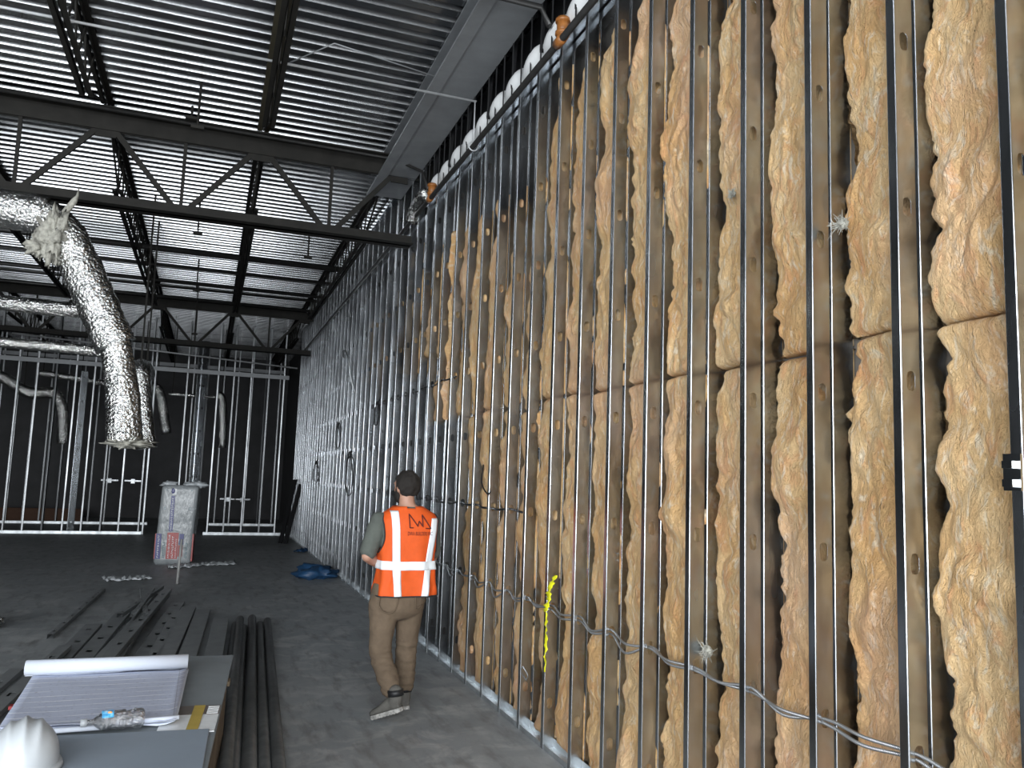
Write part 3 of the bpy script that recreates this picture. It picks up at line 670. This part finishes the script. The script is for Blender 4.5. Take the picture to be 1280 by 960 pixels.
# ------------------------------------------------------------------ plan table
TZ = .50; tilt = math.radians(-4.8)
timber = simple('rough_timber', (.14, .105, .065), .85, 0, .35, 6, .4)
for x0 in (-.58, .06):
    for lv in range(3):
        b = MB(); b.box(-.05, .05, 0, 2.2, lv*.155, lv*.155+.15)
        o = b.build('timber_beam', timber); o.location = (x0-.10, 3.0, 0); o.rotation_euler = (0, 0, tilt)
        tag(o, ['bottom', 'middle', 'top'][lv]+' brown timber of the stack carrying the plan boards, '+('beside the steel pipes' if x0 > 0 else 'on the side of the loose studs'), 'timber')
for i, yy in enumerate((3.1, 4.9)):
    b = MB(); b.box(-.72, .10, 0, .08, .46, .485); o = b.build('timber_batten', timber); o.location = (-.02+.085*(yy-3.5), yy, 0); o.rotation_euler = (0, 0, tilt)
    tag(o, 'thin batten under the grey plan boards', 'timber', 'battens under the plan boards')
def slab(name, poly, z0, z1, mat, label, cat, bev=.003):
    mb = MB(); n = len(poly); mb.add([(x, y, z) for z in (z0, z1) for x, y in poly], [tuple(range(n))[::-1], tuple(range(n, 2*n))]+[(i, (i+1) % n, n+(i+1) % n, n+i) for i in range(n)])
    o = mb.build(name, mat); md = o.modifiers.new('b', 'BEVEL'); md.width = bev; md.segments = 2; return tag(o, label, cat)
slab('plan_board', [(-.62, 3.2), (.06, 3.2), (.235, 5.52), (-.50, 5.55)], .485, .497, M['board'], 'grey board lying under the drawings with its far corner bare', 'board')
slab('plan_board', [(-.85, 2.6), (.02, 2.6), (.09, 3.97), (-.66, 4.03)], .498, .508, M['board2'], 'smooth blue grey board under the white hard hat', 'board')
# magazine leaflet between the boards
mg = empty('product_leaflet', (.03, 4.2, .498), tilt); tag(mg, 'printed leaflet with yellow stripe between the two grey boards', 'leaflet')
MB().box(-.14, .10, -.24, .17, 0, .004).build('page', pr_['pale'], mg)
MB().box(-.14, .10, .02, .17, .004, .0055).build('photo_print', simple('leaflet_dark', (.12, .10, .09), .5), mg)
MB().box(-.02, .03, -.22, .17, .0055, .007).build('stripe', simple('leaflet_gold', (.45, .33, .07), .5), mg)
for k in range(5): MB().box(.045, .095, .03+k*.027, .045+k*.027, .0056, .007).build('text_line', pr_['pale'], mg)
# drawings
def plan_mat():
    t = NT('construction_drawing'); g = t.n('ShaderNodeTexCoord').outputs['Object']
    sep = t.n('ShaderNodeSeparateXYZ'); t.l(g, sep.inputs[0])
    def lines(out, freq, th, ox=0):
        m = t.n('ShaderNodeMath', operation='MULTIPLY_ADD'); t.l(out, m.inputs[0]); m.inputs[1].default_value = freq; m.inputs[2].default_value = ox
        f = t.n('ShaderNodeMath', operation='FRACT'); t.l(m.outputs[0], f.inputs[0])
        c = t.n('ShaderNodeMath', operation='LESS_THAN'); t.l(f.outputs[0], c.inputs[0]); c.inputs[1].default_value = th; return c.outputs[0]
    a = lines(sep.outputs[1], 11, .10); b = lines(sep.outputs[0], 1.35, .006, .55); c = lines(sep.outputs[1], 29, .12, .4)
    n1 = t.noise(t.co((1, 1, 1)), 7, 2); n2 = t.noise(t.co((1, 2.5, 1)), 40, 3, .7)
    col = t.mix(t.mr(n1, 0, .35, .4, .6), (.50, .545, .68), (.42, .46, .60))
    m1 = t.n('ShaderNodeMath', operation='MULTIPLY'); t.l(a, m1.inputs[0]); t.l(t.mr(n1, .2, .9, .40, .55), m1.inputs[1]); col = t.mix(m1.outputs[0], col, (.86, .88, .93))
    m2 = t.n('ShaderNodeMath', operation='MULTIPLY'); t.l(c, m2.inputs[0]); m2.inputs[1].default_value = .25; col = t.mix(m2.outputs[0], col, (.34, .36, .42))
    m3 = t.n('ShaderNodeMath', operation='MULTIPLY'); t.l(b, m3.inputs[0]); m3.inputs[1].default_value = .5; col = t.mix(m3.outputs[0], col, (.25, .26, .32))
    col = t.mix(t.mr(n2, 0, .7, .60, .68), col, (.12, .12, .16))
    t.set(Base_Color=col, Roughness=.75); return t.m
pl = empty('drawing_set', (-.40, 4.06, .500)); tag(pl, 'set of printed construction drawings spread open with its far edge rolled', 'drawings')
cor = [(-.345, 0.02), (.345, -.02), (.375, 1.0), (-.385, 1.02)]       # sheet corners relative to the origin
def sheet(off, z, mat, name, ymax=1.0, edge=0):
    A = np.zeros((24, 20, 3))
    for i in range(24):
        v = i/23*ymax
        for j in range(20):
            u = j/19; a = Vector(cor[0]).lerp(Vector(cor[1]), u); b = Vector(cor[3]).lerp(Vector(cor[2]), u); p = a.lerp(b, v)
            zz = z+.004*fbm(u*2+off, v*3, off, 2)+.010*max(0, (u-.93)/.07)**2+.012*max(0, (.05-v)/.05)**2*abs(math.sin(u*7+off))
            A[i, j] = (p.x+off*.004, p.y-off*.006, zz)
    o = link(name, grid_mesh(name, A, mat), pl); md = o.modifiers.new('t', 'SOLIDIFY'); md.thickness = .0015
sheet(0, .014, M['paper'], 'sheet'); sheet(1.5, .019, M['paper'], 'sheet'); sheet(-1, .025, plan_mat(), 'printed_sheet')
rl = MB(); P = []
for j in range(2):
    A = []
    for k in range(40):
        a = k/39*3.6*PI-PI/2; r = .042-.010*k/39; A.append((math.cos(a)*r, math.sin(a)*r))
    P.append(A)
vs = []; n = 40
for (x, sk) in ((-.425, 0), (.375, 0)):
    vs += [(x, 1.0+a+.0*x, .066+b) for a, b in P[0]]
rl.add(vs, [(k, k+1, n+k+1, n+k) for k in range(n-1)]); o = rl.build('rolled_edge', M['paper'], pl, True); md = o.modifiers.new('t', 'SOLIDIFY'); md.thickness = .001
b = MB(); b.box(-.36, .37, 1.06, 1.16, .004, .03); b.build('back_sheets', simple('sheet_edges', (.60, .60, .63), .8), pl)
MB().tube([(.10, .0, .03), (.36, .02, .034)], .010, 10).build('rolled_corner', M['paper'], pl, True); MB().tube([(-.2, -.02, .02), (.06, -.025, .024)], .011, 10).build('rolled_corner', M['paper'], pl, True)
# hard hat
hh = empty('hard_hat', (-.570, 3.62, .509), math.radians(97)); tag(hh, 'white plastic hard hat with three crown ridges on the near board', 'hard hat')
n, m = 30, 64; A = np.zeros((n, m, 3))
for i in range(n):
    t = i/(n-1)
    for j in range(m):
        a = 2*PI*j/m; ca, sa = math.cos(a), math.sin(a)
        rr = math.sin(t*PI/2)**.92; z = .155*math.cos(t*PI/2)**.85
        x, y = .145*rr*ca, .122*rr*sa
        ridge = 0
        for yc, w_ in ((0, .013), (.052, .011), (-.052, .011)): ridge += math.exp(-((y-yc)/w_)**2)*(.013 if yc == 0 else .010)
        z += ridge*max(0, 1-t**3)*1.0; A[i, j] = (x, y, .018+z)
link('shell', grid_mesh('shell', A, M['white'], True), hh)
B = np.zeros((6, m, 3))
for i in range(6):
    t = i/5
    for j in range(m):
        a = 2*PI*j/m; ca, sa = math.cos(a), math.sin(a); ext = .014+.030*max(0, ca)**3
        B[i, j] = ((.143+ext*t)*ca, (.120+.014*t)*sa, .020-.010*t*t*(1 if ca < .3 else .6)+(-.006 if i == 5 else 0))
o = link('brim', grid_mesh('brim', B, M['white'], True), hh); md = o.modifiers.new('t', 'SOLIDIFY'); md.thickness = .003
C_ = np.zeros((2, m, 3))
for j in range(m):
    a = 2*PI*j/m
    for i in range(2): C_[i, j] = (.122*math.cos(a), .094*math.sin(a), -.004+.03*i)
o = link('headband', grid_mesh('headband', C_, M['black'], True), hh); md = o.modifiers.new('t', 'SOLIDIFY'); md.thickness = .004
# clear bottle
def clear_plastic():
    t = NT('clear_plastic'); t.set(Base_Color=(.93, .96, 1), Roughness=.08, Transmission_Weight=.0); c = t.co()
    tr_ = t.n('ShaderNodeBsdfTransparent'); gl = t.n('ShaderNodeBsdfGlossy'); gl.inputs['Roughness'].default_value = .04
    lw = t.n('ShaderNodeLayerWeight'); lw.inputs[0].default_value = .45
    bp = t.n('ShaderNodeBump'); bp.inputs['Strength'].default_value = 1.0; bp.inputs['Distance'].default_value = .03; t.l(t.noise(c, 28, 3, .6, 1.5), bp.inputs['Height'])
    t.l(bp.outputs[0], lw.inputs['Normal']); t.l(bp.outputs[0], gl.inputs['Normal'])
    mx = t.n('ShaderNodeMixShader'); t.l(t.mr(lw.outputs['Facing'], .26, 1.0, .12, .6), mx.inputs[0]); t.l(tr_.outputs[0], mx.inputs[1]); t.l(gl.outputs[0], mx.inputs[2])
    t.l(mx.outputs[0], t.t.nodes['Material Output'].inputs[0]); return t.m
bt = empty('water_bottle', (-.265, 4.03, .530), math.radians(8)); tag(bt, 'crumpled clear plastic bottle with blue label lying on the drawings', 'bottle')
prof = [(0, .012), (.022, .012), (.024, .016), (.05, .035), (.07, .040), (.10, .038), (.13, .042), (.16, .038), (.19, .042), (.215, .040), (.225, .03)]
xs = np.linspace(0, .225, 46); rs = np.interp(xs, [q[0] for q in prof], [q[1] for q in prof]); A = np.zeros((46, 36, 3))
for i in range(46):
    for j in range(36):
        a = 2*PI*j/36; r = rs[i]*(1+.16*fbm(xs[i]*40, math.cos(a)*1.5, math.sin(a)*1.5, 4)*(xs[i] > .05)); A[i, j] = (xs[i]-.14, r*math.cos(a), .024+max(-.043, r*math.sin(a)*.95))
link('bottle_body', grid_mesh('bottle_body', A, clear_plastic(), True), bt)
MB().tube([(-.165, 0, .024), (-.14, 0, .024)], .016, 16).build('cap', M['white'], bt, True)
lb = np.zeros((8, 20, 3))
for i in range(8):
    for j in range(20):
        a = .0+2.6*j/19; lb[i, j] = (-.085+.045*i/7, .0435*math.cos(a), .024+.043*math.sin(a))
lbl = NT('bottle_label'); lc = lbl.ramp(lbl.noise(lbl.co(), 30, 2), [(.35, (.02, .12, .40)), (.5, (.10, .45, .75)), (.65, (.55, .75, .85))]); lbl.set(Base_Color=lc, Roughness=.4)
link('label', grid_mesh('label', lb, lbl.m), bt)
MB().ball((-.055, -.02, .06), (.010, .004, .008)).build('label_print', simple('label_orange', (.8, .35, .1), .4), bt, True)
# ------------------------------------------------------------------ the worker
def bake(mb, name, mat, parent, voxel=.008, smooth_it=4, disp=None):
    me = mb.mesh('tmp'); o = link('tmp', me); md = o.modifiers.new('r', 'REMESH'); md.mode = 'VOXEL'; md.voxel_size = voxel
    if smooth_it: s = o.modifiers.new('s', 'SMOOTH'); s.iterations = smooth_it; s.factor = .5
    dg = bpy.context.evaluated_depsgraph_get(); me2 = D.meshes.new_from_object(o.evaluated_get(dg)); D.objects.remove(o)
    if disp:
        nn = [v.normal.copy() for v in me2.vertices]
        for v, q in zip(me2.vertices, nn): v.co += q*disp(v.co)
    me2.materials.clear(); me2.materials.append(mat); me2.polygons.foreach_set('use_smooth', [True]*len(me2.polygons)); me2.update()
    me2.name = name; return link(name, me2, parent)
def chain(mb, pts, n=18):                                            # pts: (x, y, z, r) ; rounded tapering limb
    P = [Vector(p[:3]) for p in pts]; r = [p[3] for p in pts]; Q, q = [], []
    for i in range(len(P)-1):
        for k in range(6):
            t = k/6; Q.append(P[i].lerp(P[i+1], t)); q.append(r[i]+(r[i+1]-r[i])*t)
    Q.append(P[-1]); q.append(r[-1]); mb.tube(Q, q, n)
    for i in (0, -1): mb.ball(P[i], r[i]*.98, 14, 10)
    return mb
pe = empty('person', (1.365, 5.85, 0), math.radians(2)); tag(pe, 'worker in orange safety vest and khaki trousers walking away beside the stud wall', 'person')
TOR = [(.74, -.035, .180, .125), (.84, -.02, .180, .122), (.95, .0, .172, .115), (1.05, .012, .178, .115), (1.16, .018, .195, .122), (1.26, .02, .208, .122), (1.33, .02, .200, .108), (1.375, .018, .165, .09), (1.405, .014, .115, .075), (1.44, .008, .066, .064)]
def torso(z, add=0, k=None):
    zs = [t[0] for t in TOR]; f = lambda i: float(np.interp(z, zs, [t[i] for t in TOR])); return f(1), f(2)+add, f(3)+add
def tp_(z, a, add=0, e=.86):                                               # a measured from the back axis (-y), positive to the right
    cx, rx, ry = torso(z, add); s, c = math.sin(a), math.cos(a)
    return Vector((cx+rx*math.copysign(abs(s)**e, s), -ry*math.copysign(abs(c)**e, c), z))
def torso_mb(z0, z1, add, n=40, step=.02):
    mb = MB(); k = int((z1-z0)/step); mb.loft([[tp_(z0+(z1-z0)*i/k, 2*PI*j/n, add) for j in range(n)] for i in range(k+1)]); return mb
HC = Vector((-.005, .02, 1.555)); HR = Matrix.Rotation(math.radians(28), 3, 'Z')
def hp(x, y, z): return HC+HR @ Vector((x, y, z))
LSH, RSH = Vector((-.195, .0, 1.315)), Vector((.195, .015, 1.30))
LEL, REL = Vector((-.275, -.03, 1.075)), Vector((.232, .075, 1.06))
LWR, RWR = Vector((-.13, .17, .985)), Vector((.11, .26, .99))
body = torso_mb(.76, 1.44, -.012)
chain(body, [(.006, .0, 1.40, .060), (.0, .012, 1.50, .054)])
body.ball(HC+Vector((0, 0, .012)), (.074, .092, .100), 24, 16, HR); body.ball(hp(0, .040, -.055), (.052, .052, .055), 18, 12, HR)
body.tube([hp(0, .088, .02), hp(0, .108, -.022), hp(0, .092, -.034)], [.009, .015, .010], 10)
for sx in (-1, 1):
    body.ball(hp(sx*.077, -.005, -.005), (.010, .020, .032), 12, 10, HR); body.ball(hp(sx*.032, .075, .03), (.022, .012, .008), 10, 8, HR)
body.ball(hp(0, .087, -.058), (.024, .008, .007), 10, 8, HR)
for sh, el, wr in ((LSH, LEL, LWR), (RSH, REL, RWR)):
    chain(body, [(*sh, .056), (*sh.lerp(el, .5), .049), (*el, .041)]); chain(body, [(*el, .041), (*el.lerp(wr, .35), .041), (*wr, .027)])
def hand(wr, d, up, side):
    d = Vector(d).normalized(); up = Vector(up); s = d.cross(up).normalized()*side; up = s.cross(d)*side
    pm = wr+d*.05; Mx = Matrix((s, d, up)).transposed(); body.ball(pm, (.040, .050, .018), 16, 10, Mx)
    for k, (o, L, r) in enumerate(((-.029, .060, .0080), (-.010, .070, .0085), (.010, .066, .0085), (.029, .052, .0075))):
        a = wr+d*.088+s*o; b = a+d*L*.45-up*.010; c = b+d*L*.25-up*L*.33; e = c-d*L*.05-up*L*.28
        chain(body, [(*a, r*1.1), (*b, r), (*c, r*.95), (*e, r*.85)], 10)
    a = wr+d*.035-s*.034; b = a+d*.03-s*.026-up*.008; c = b+d*.030-s*.006-up*.012; chain(body, [(*a, .012), (*b, .0105), (*c, .009)], 10)
hand(LWR, (.75, .6, -.1), (-.3, .3, 1), 1); hand(RWR, (-.75, .6, -.05), (.3, .3, 1), -1)
LH, RH = Vector((-.125, .0, .80)), Vector((.06, .0, .80))
LK, RK = Vector((-.150, -.035, .41)), Vector((.066, .07, .42)); LA, RA = Vector((-.090, -.25, .165)), Vector((.062, .06, .10))
for h_, k_, a_ in ((LH, LK, LA), (RH, RK, RA)):
    chain(body, [(*h_, .08), (*h_.lerp(k_, .5), .068), (*k_, .05), (*k_.lerp(a_, .35), .05), (*a_, .034)])
body.box(-.17, .10, -.06, .06, .70, .84)
bake(body, 'body', M['skin'], pe, .0065, 3)
# trousers
tr2 = MB(); n = 36
for i, (z0, z1) in enumerate(((.70, .90),)):
    tr2.loft([[tp_(z, 2*PI*j/n, .020) for j in range(n)] for z in np.linspace(.74, .885, 8)])
tr2.ball((-.04, -.015, .74), (.200, .135, .115), 24, 16)
for h_, k_, a_, sx in ((LH, LK, LA, -1), (RH, RK, RA, 1)):
    up_ = a_.lerp(k_, .12)
    chain(tr2, [(h_.x, h_.y, h_.z-.04, .108), (*h_.lerp(k_, .35), .100), (*h_.lerp(k_, .7), .084), (*k_, .076), (*k_.lerp(a_, .4), .074), (*k_.lerp(a_, .75), .068), (*up_, .060)], 22)
def wr1(c):
    z = c.z; knee = math.exp(-((z-.40)/.10)**2)+1.3*math.exp(-((z-.2)/.07)**2)+.5*math.exp(-((z-.7)/.06)**2)
    return knee*.009*fbm(c.x*6, c.y*6+3, z*26, 3)+.005*fbm(c.x*9, c.y*9, z*9, 3)
tro = bake(tr2, 'trousers', M['trousers'], pe, .0075, 4, wr1)
for pts in ([tp_(.80, -.15, .032), tp_(.715, -.22, .038), tp_(.70, -.5, .038), tp_(.74, -.78, .032), tp_(.80, -.82, .030)], [tp_(.80, .35, .03), tp_(.72, .4, .036), tp_(.745, .75, .03)]):
    MB().tube(smoothpath(pts, 5), .0035, 6).build('pocket_seam', M['trousers'], tro, True)
# shirt
sh_ = torso_mb(.775, 1.42, .004); sh_.loft([[tp_(z, 2*PI*j/36, .016) for j in range(36)] for z in (.765, .80, .84)])
for sh, el in ((LSH, LEL), (RSH, REL)):
    chain(sh_, [(*sh, .068), (*sh.lerp(el, .45), .066), (*sh.lerp(el, .86), .062)])
bake(sh_, 'shirt', M['shirt'], pe, .008, 3, lambda c: .007*fbm(c.x*9, c.y*9, c.z*12, 3))
# vest
def vadd(z): return .022+.020*max(0, 1-(z-.80)/.35)
VC = lambda z: .036*max(0, min(1, (1.1-z)/.3))                       # hangs a little to the right
def vp(z, a, off=0):
    p = tp_(z, a, vadd(z)+off, .86-.26*max(0, min(1, (1.02-z)/.18))); p.x += VC(z); fold = (.007*math.sin(a*9+z*5)+.006*fbm(a*3, z*9, 2, 3))*max(0, min(1, (1.25-z)/.3)); q = Vector((math.sin(a), -math.cos(a), 0)); return p+q*fold
zz = np.linspace(.805, 1.425, 50); na = 120; vs = []; fs = []
for z in zz:
    for j in range(na): vs.append(vp(z, 2*PI*j/na))
for i in range(len(zz)-1):
    for j in range(na):
        a = 2*PI*(j+.5)/na; a = a-2*PI if a > PI else a; z = (zz[i]+zz[i+1])/2
        side = abs(abs(a)-PI/2)
        if (side/.62)**2+((z-1.235)/.135)**2 < 1 or abs(a) > PI-.10-.5*max(0, z-1.2): continue
        if z > 1.415 and abs(a) < .2: continue
        fs.append((i*na+j, i*na+(j+1) % na, (i+1)*na+(j+1) % na, (i+1)*na+j))
vb = MB().add(vs, fs); bmv = vb.build('safety_vest', M['vest'], pe, True); md = bmv.modifiers.new('t', 'SOLIDIFY'); md.thickness = .004
bmv['label'] = 'orange sleeveless safety vest with white reflective stripes'
def angle_of(x, z, off=0):                                           # back angle whose surface point has this local x
    lo, hi = -PI/2, PI/2
    for _ in range(30):
        m_ = (lo+hi)/2
        if vp(z, m_, off).x < x: lo = m_
        else: hi = m_
    return lo
def strip_v(xt, xb, w, name, ztop=1.395, zbot=.808):
    k = 44; A = np.zeros((k, 5, 3))
    for i in range(k):
        z = zbot+(ztop-zbot)*i/(k-1); t = i/(k-1); xc = xb+(xt-xb)*t
        a0, a1 = angle_of(xc-w/2, z), angle_of(xc+w/2, z)
        for j in range(5): A[i, j] = vp(z, a0+(a1-a0)*j/4, .005)
    o = link(name, grid_mesh(name, A, M['reflect']), bmv); md = o.modifiers.new('t', 'SOLIDIFY'); md.thickness = .002
strip_v(-.105, -.075, .052, 'reflective_stripe'); strip_v(.185, .115, .052, 'reflective_stripe', 1.345)
A = np.zeros((5, 90, 3))
for i in range(5):
    for j in range(90):
        a = -1.9+3.75*j/89; A[i, j] = vp(.985+.060*i/4, a, .007)
o = link('reflective_band', grid_mesh('reflective_band', A, M['reflect']), bmv); md = o.modifiers.new('t', 'SOLIDIFY'); md.thickness = .002
for sgn in (-1, 1):                                                  # armhole binding
    pts = []
    for k in range(40):
        t = 2*PI*k/39; a = sgn*PI/2+.63*math.cos(t); z = 1.235+.138*math.sin(t); pts.append(vp(z, a, .003))
    MB().tube(pts, .0045, 6, False).build('armhole_binding', M['trim'], bmv, True)
MB().tube([vp(.806, -PI+.12+(2*PI-.24)*k/100, .002) for k in range(101)], .005, 6).build('hem_binding', M['trim'], bmv, True)
# logo and lettering on the back
def px2(px, py): return (px-507)*.0059-.008, 1.67-(py-590)*.00567
LG = [(395, 575), (295, 575), (275, 170), (525, 530), (560, 375), (675, 545), (655, 190), (920, 600), (760, 590)]
pts = []
for (a, b) in zip(LG, LG[1:]):
    for k in range(8):
        q = (a[0]+(b[0]-a[0])*k/8, a[1]+(b[1]-a[1])*k/8); pts.append(q)
pts.append(LG[-1]); P3 = []
for q in pts:
    x, z = px2(495+q[0]/24, 635+q[1]/24); z = min(z, 1.385); P3.append(vp(z, angle_of(x, z), .006))
MB().tube(P3, .0040, 6).build('logo', M['ink'], bmv, True)
def lettering(txt, x0, x1, zc, h, name):
    cu = D.curves.new('t', 'FONT'); cu.body = txt; cu.size = 1; o = link('t', cu); dg = bpy.context.evaluated_depsgraph_get()
    me = D.meshes.new_from_object(o.evaluated_get(dg)); D.objects.remove(o)
    xs_ = [v.co.x for v in me.vertices]; a, b = min(xs_), max(xs_); ys_ = [v.co.y for v in me.vertices]; c0, c1 = min(ys_), max(ys_)
    for v in me.vertices:
        x = x0+(v.co.x-a)/(b-a)*(x1-x0); z = zc+((v.co.y-c0)/(c1-c0)-.5)*h; p = vp(z, angle_of(x, z), .0062); v.co = p
    me.materials.clear(); me.materials.append(M['ink']); me.name = name; return link(name, me, bmv)
x0, _ = px2(505, 0); x1, _ = px2(535.5, 0); lettering('DWA BUILDERS INC', x0, x1, px2(0, 666)[1], .026, 'lettering')
# hair, beard, eyes
hb = MB(); hb.ball(HC+Vector((0, 0, .022))+HR @ Vector((0, -.012, 0)), (.090, .102, .106), 28, 18, HR); hr = hb.build('hair', M['hair'], pe, True)
hm = hr.data; bm = bmesh.new(); bm.from_mesh(hm); bmesh.ops.subdivide_edges(bm, edges=bm.edges, cuts=1, use_grid_fill=True)
for v in bm.verts:
    q = HR.transposed() @ (v.co-HC); lim = -.058 if q.y < -.02 else (-.02 if q.y < .03 else .055)
    if q.z < lim:
        f = HC+HR @ Vector((q.x*.80, q.y*.80, q.z)); v.co = f
    v.co += (v.co-HC).normalized()*.008*fbm(v.co.x*38, v.co.y*38, v.co.z*38, 3)
bm.to_mesh(hm); bm.free()
be = MB(); be.ball(hp(0, .050, -.066), (.054, .052, .050), 20, 14, HR); be.ball(hp(-.058, .024, -.045), (.014, .025, .05), 12, 8, HR); be.ball(hp(.058, .024, -.045), (.014, .025, .05), 12, 8, HR); be.build('beard', M['hair'], pe, True)
for sx in (-1, 1): MB().ball(hp(sx*.03, .078, .012), .011, 12, 8).build('eye', M['white'], pe, True)
# boots
def boot(heel, toe, ank, name):
    heel, toe, ank = Vector(heel), Vector(toe), Vector(ank); d = (toe-heel).normalized(); up = (ank-heel); up = (up-d*up.dot(d)).normalized(); s = d.cross(up); L = (toe-heel).length
    bo_ = empty_child(name); rings = []
    for t, w, h in ((-.04, .030, .060), (.05, .037, .085), (.2, .038, .095), (.38, .037, .085), (.55, .042, .065), (.72, .047, .052), (.88, .042, .045), (.98, .026, .034), (1.01, .012, .022)):
        c = heel+d*L*t; rings.append([c+s*(w*math.cos(a))+up*(.016+h/2+h/2*math.sin(a)) for a in np.linspace(0, 2*PI, 20, False)])
    up_mb = MB().loft(rings); m0 = heel+d*L*.14
    chain(up_mb, [(*(m0+up*.06), .046), (*ank, .046), (*(ank+(ank-m0).normalized()*.035), .050)])
    bt_ = bake(up_mb, name, M['boot'], pe, .006, 2)
    sr = []
    for zz_ in (0, .024):
        sr.append([heel+d*L*t+s*w+up*zz_ for t, w in ((-.05, -.03), (.2, -.036), (.45, -.036), (.72, -.048), (.95, -.032), (1.03, 0), (.95, .032), (.72, .048), (.45, .036), (.2, .036), (-.05, .03), (-.08, 0))])
    MB().loft(sr).build('sole', M['sole'], bt_)
    tread = MB()
    for k in range(9):
        c = heel+d*L*(.02+.105*k); tread.add([c+s*x+d*y+up*z for z in (-.005, .004) for y in (0, .012) for x in (-.032, .032)], [(0, 2, 3, 1), (4, 5, 7, 6), (0, 1, 5, 4), (2, 6, 7, 3), (0, 4, 6, 2), (1, 3, 7, 5)])
    tag(tread.build('tread', M['sole'], bt_), kind='stuff')
    col_c = ank+(ank-m0).normalized()*.03; MB().tube([col_c-(ank-m0).normalized()*.018, col_c+(ank-m0).normalized()*.022], .054, 18).build('black_collar', M['black'], bt_, True)
def empty_child(n): return None
boot((-.055, -.305, .085), (-.215, -.165, .006), (-.085, -.275, .165), 'boot')
boot((.062, .015, .005), (.075, .265, .005), (.064, .055, .105), 'boot')
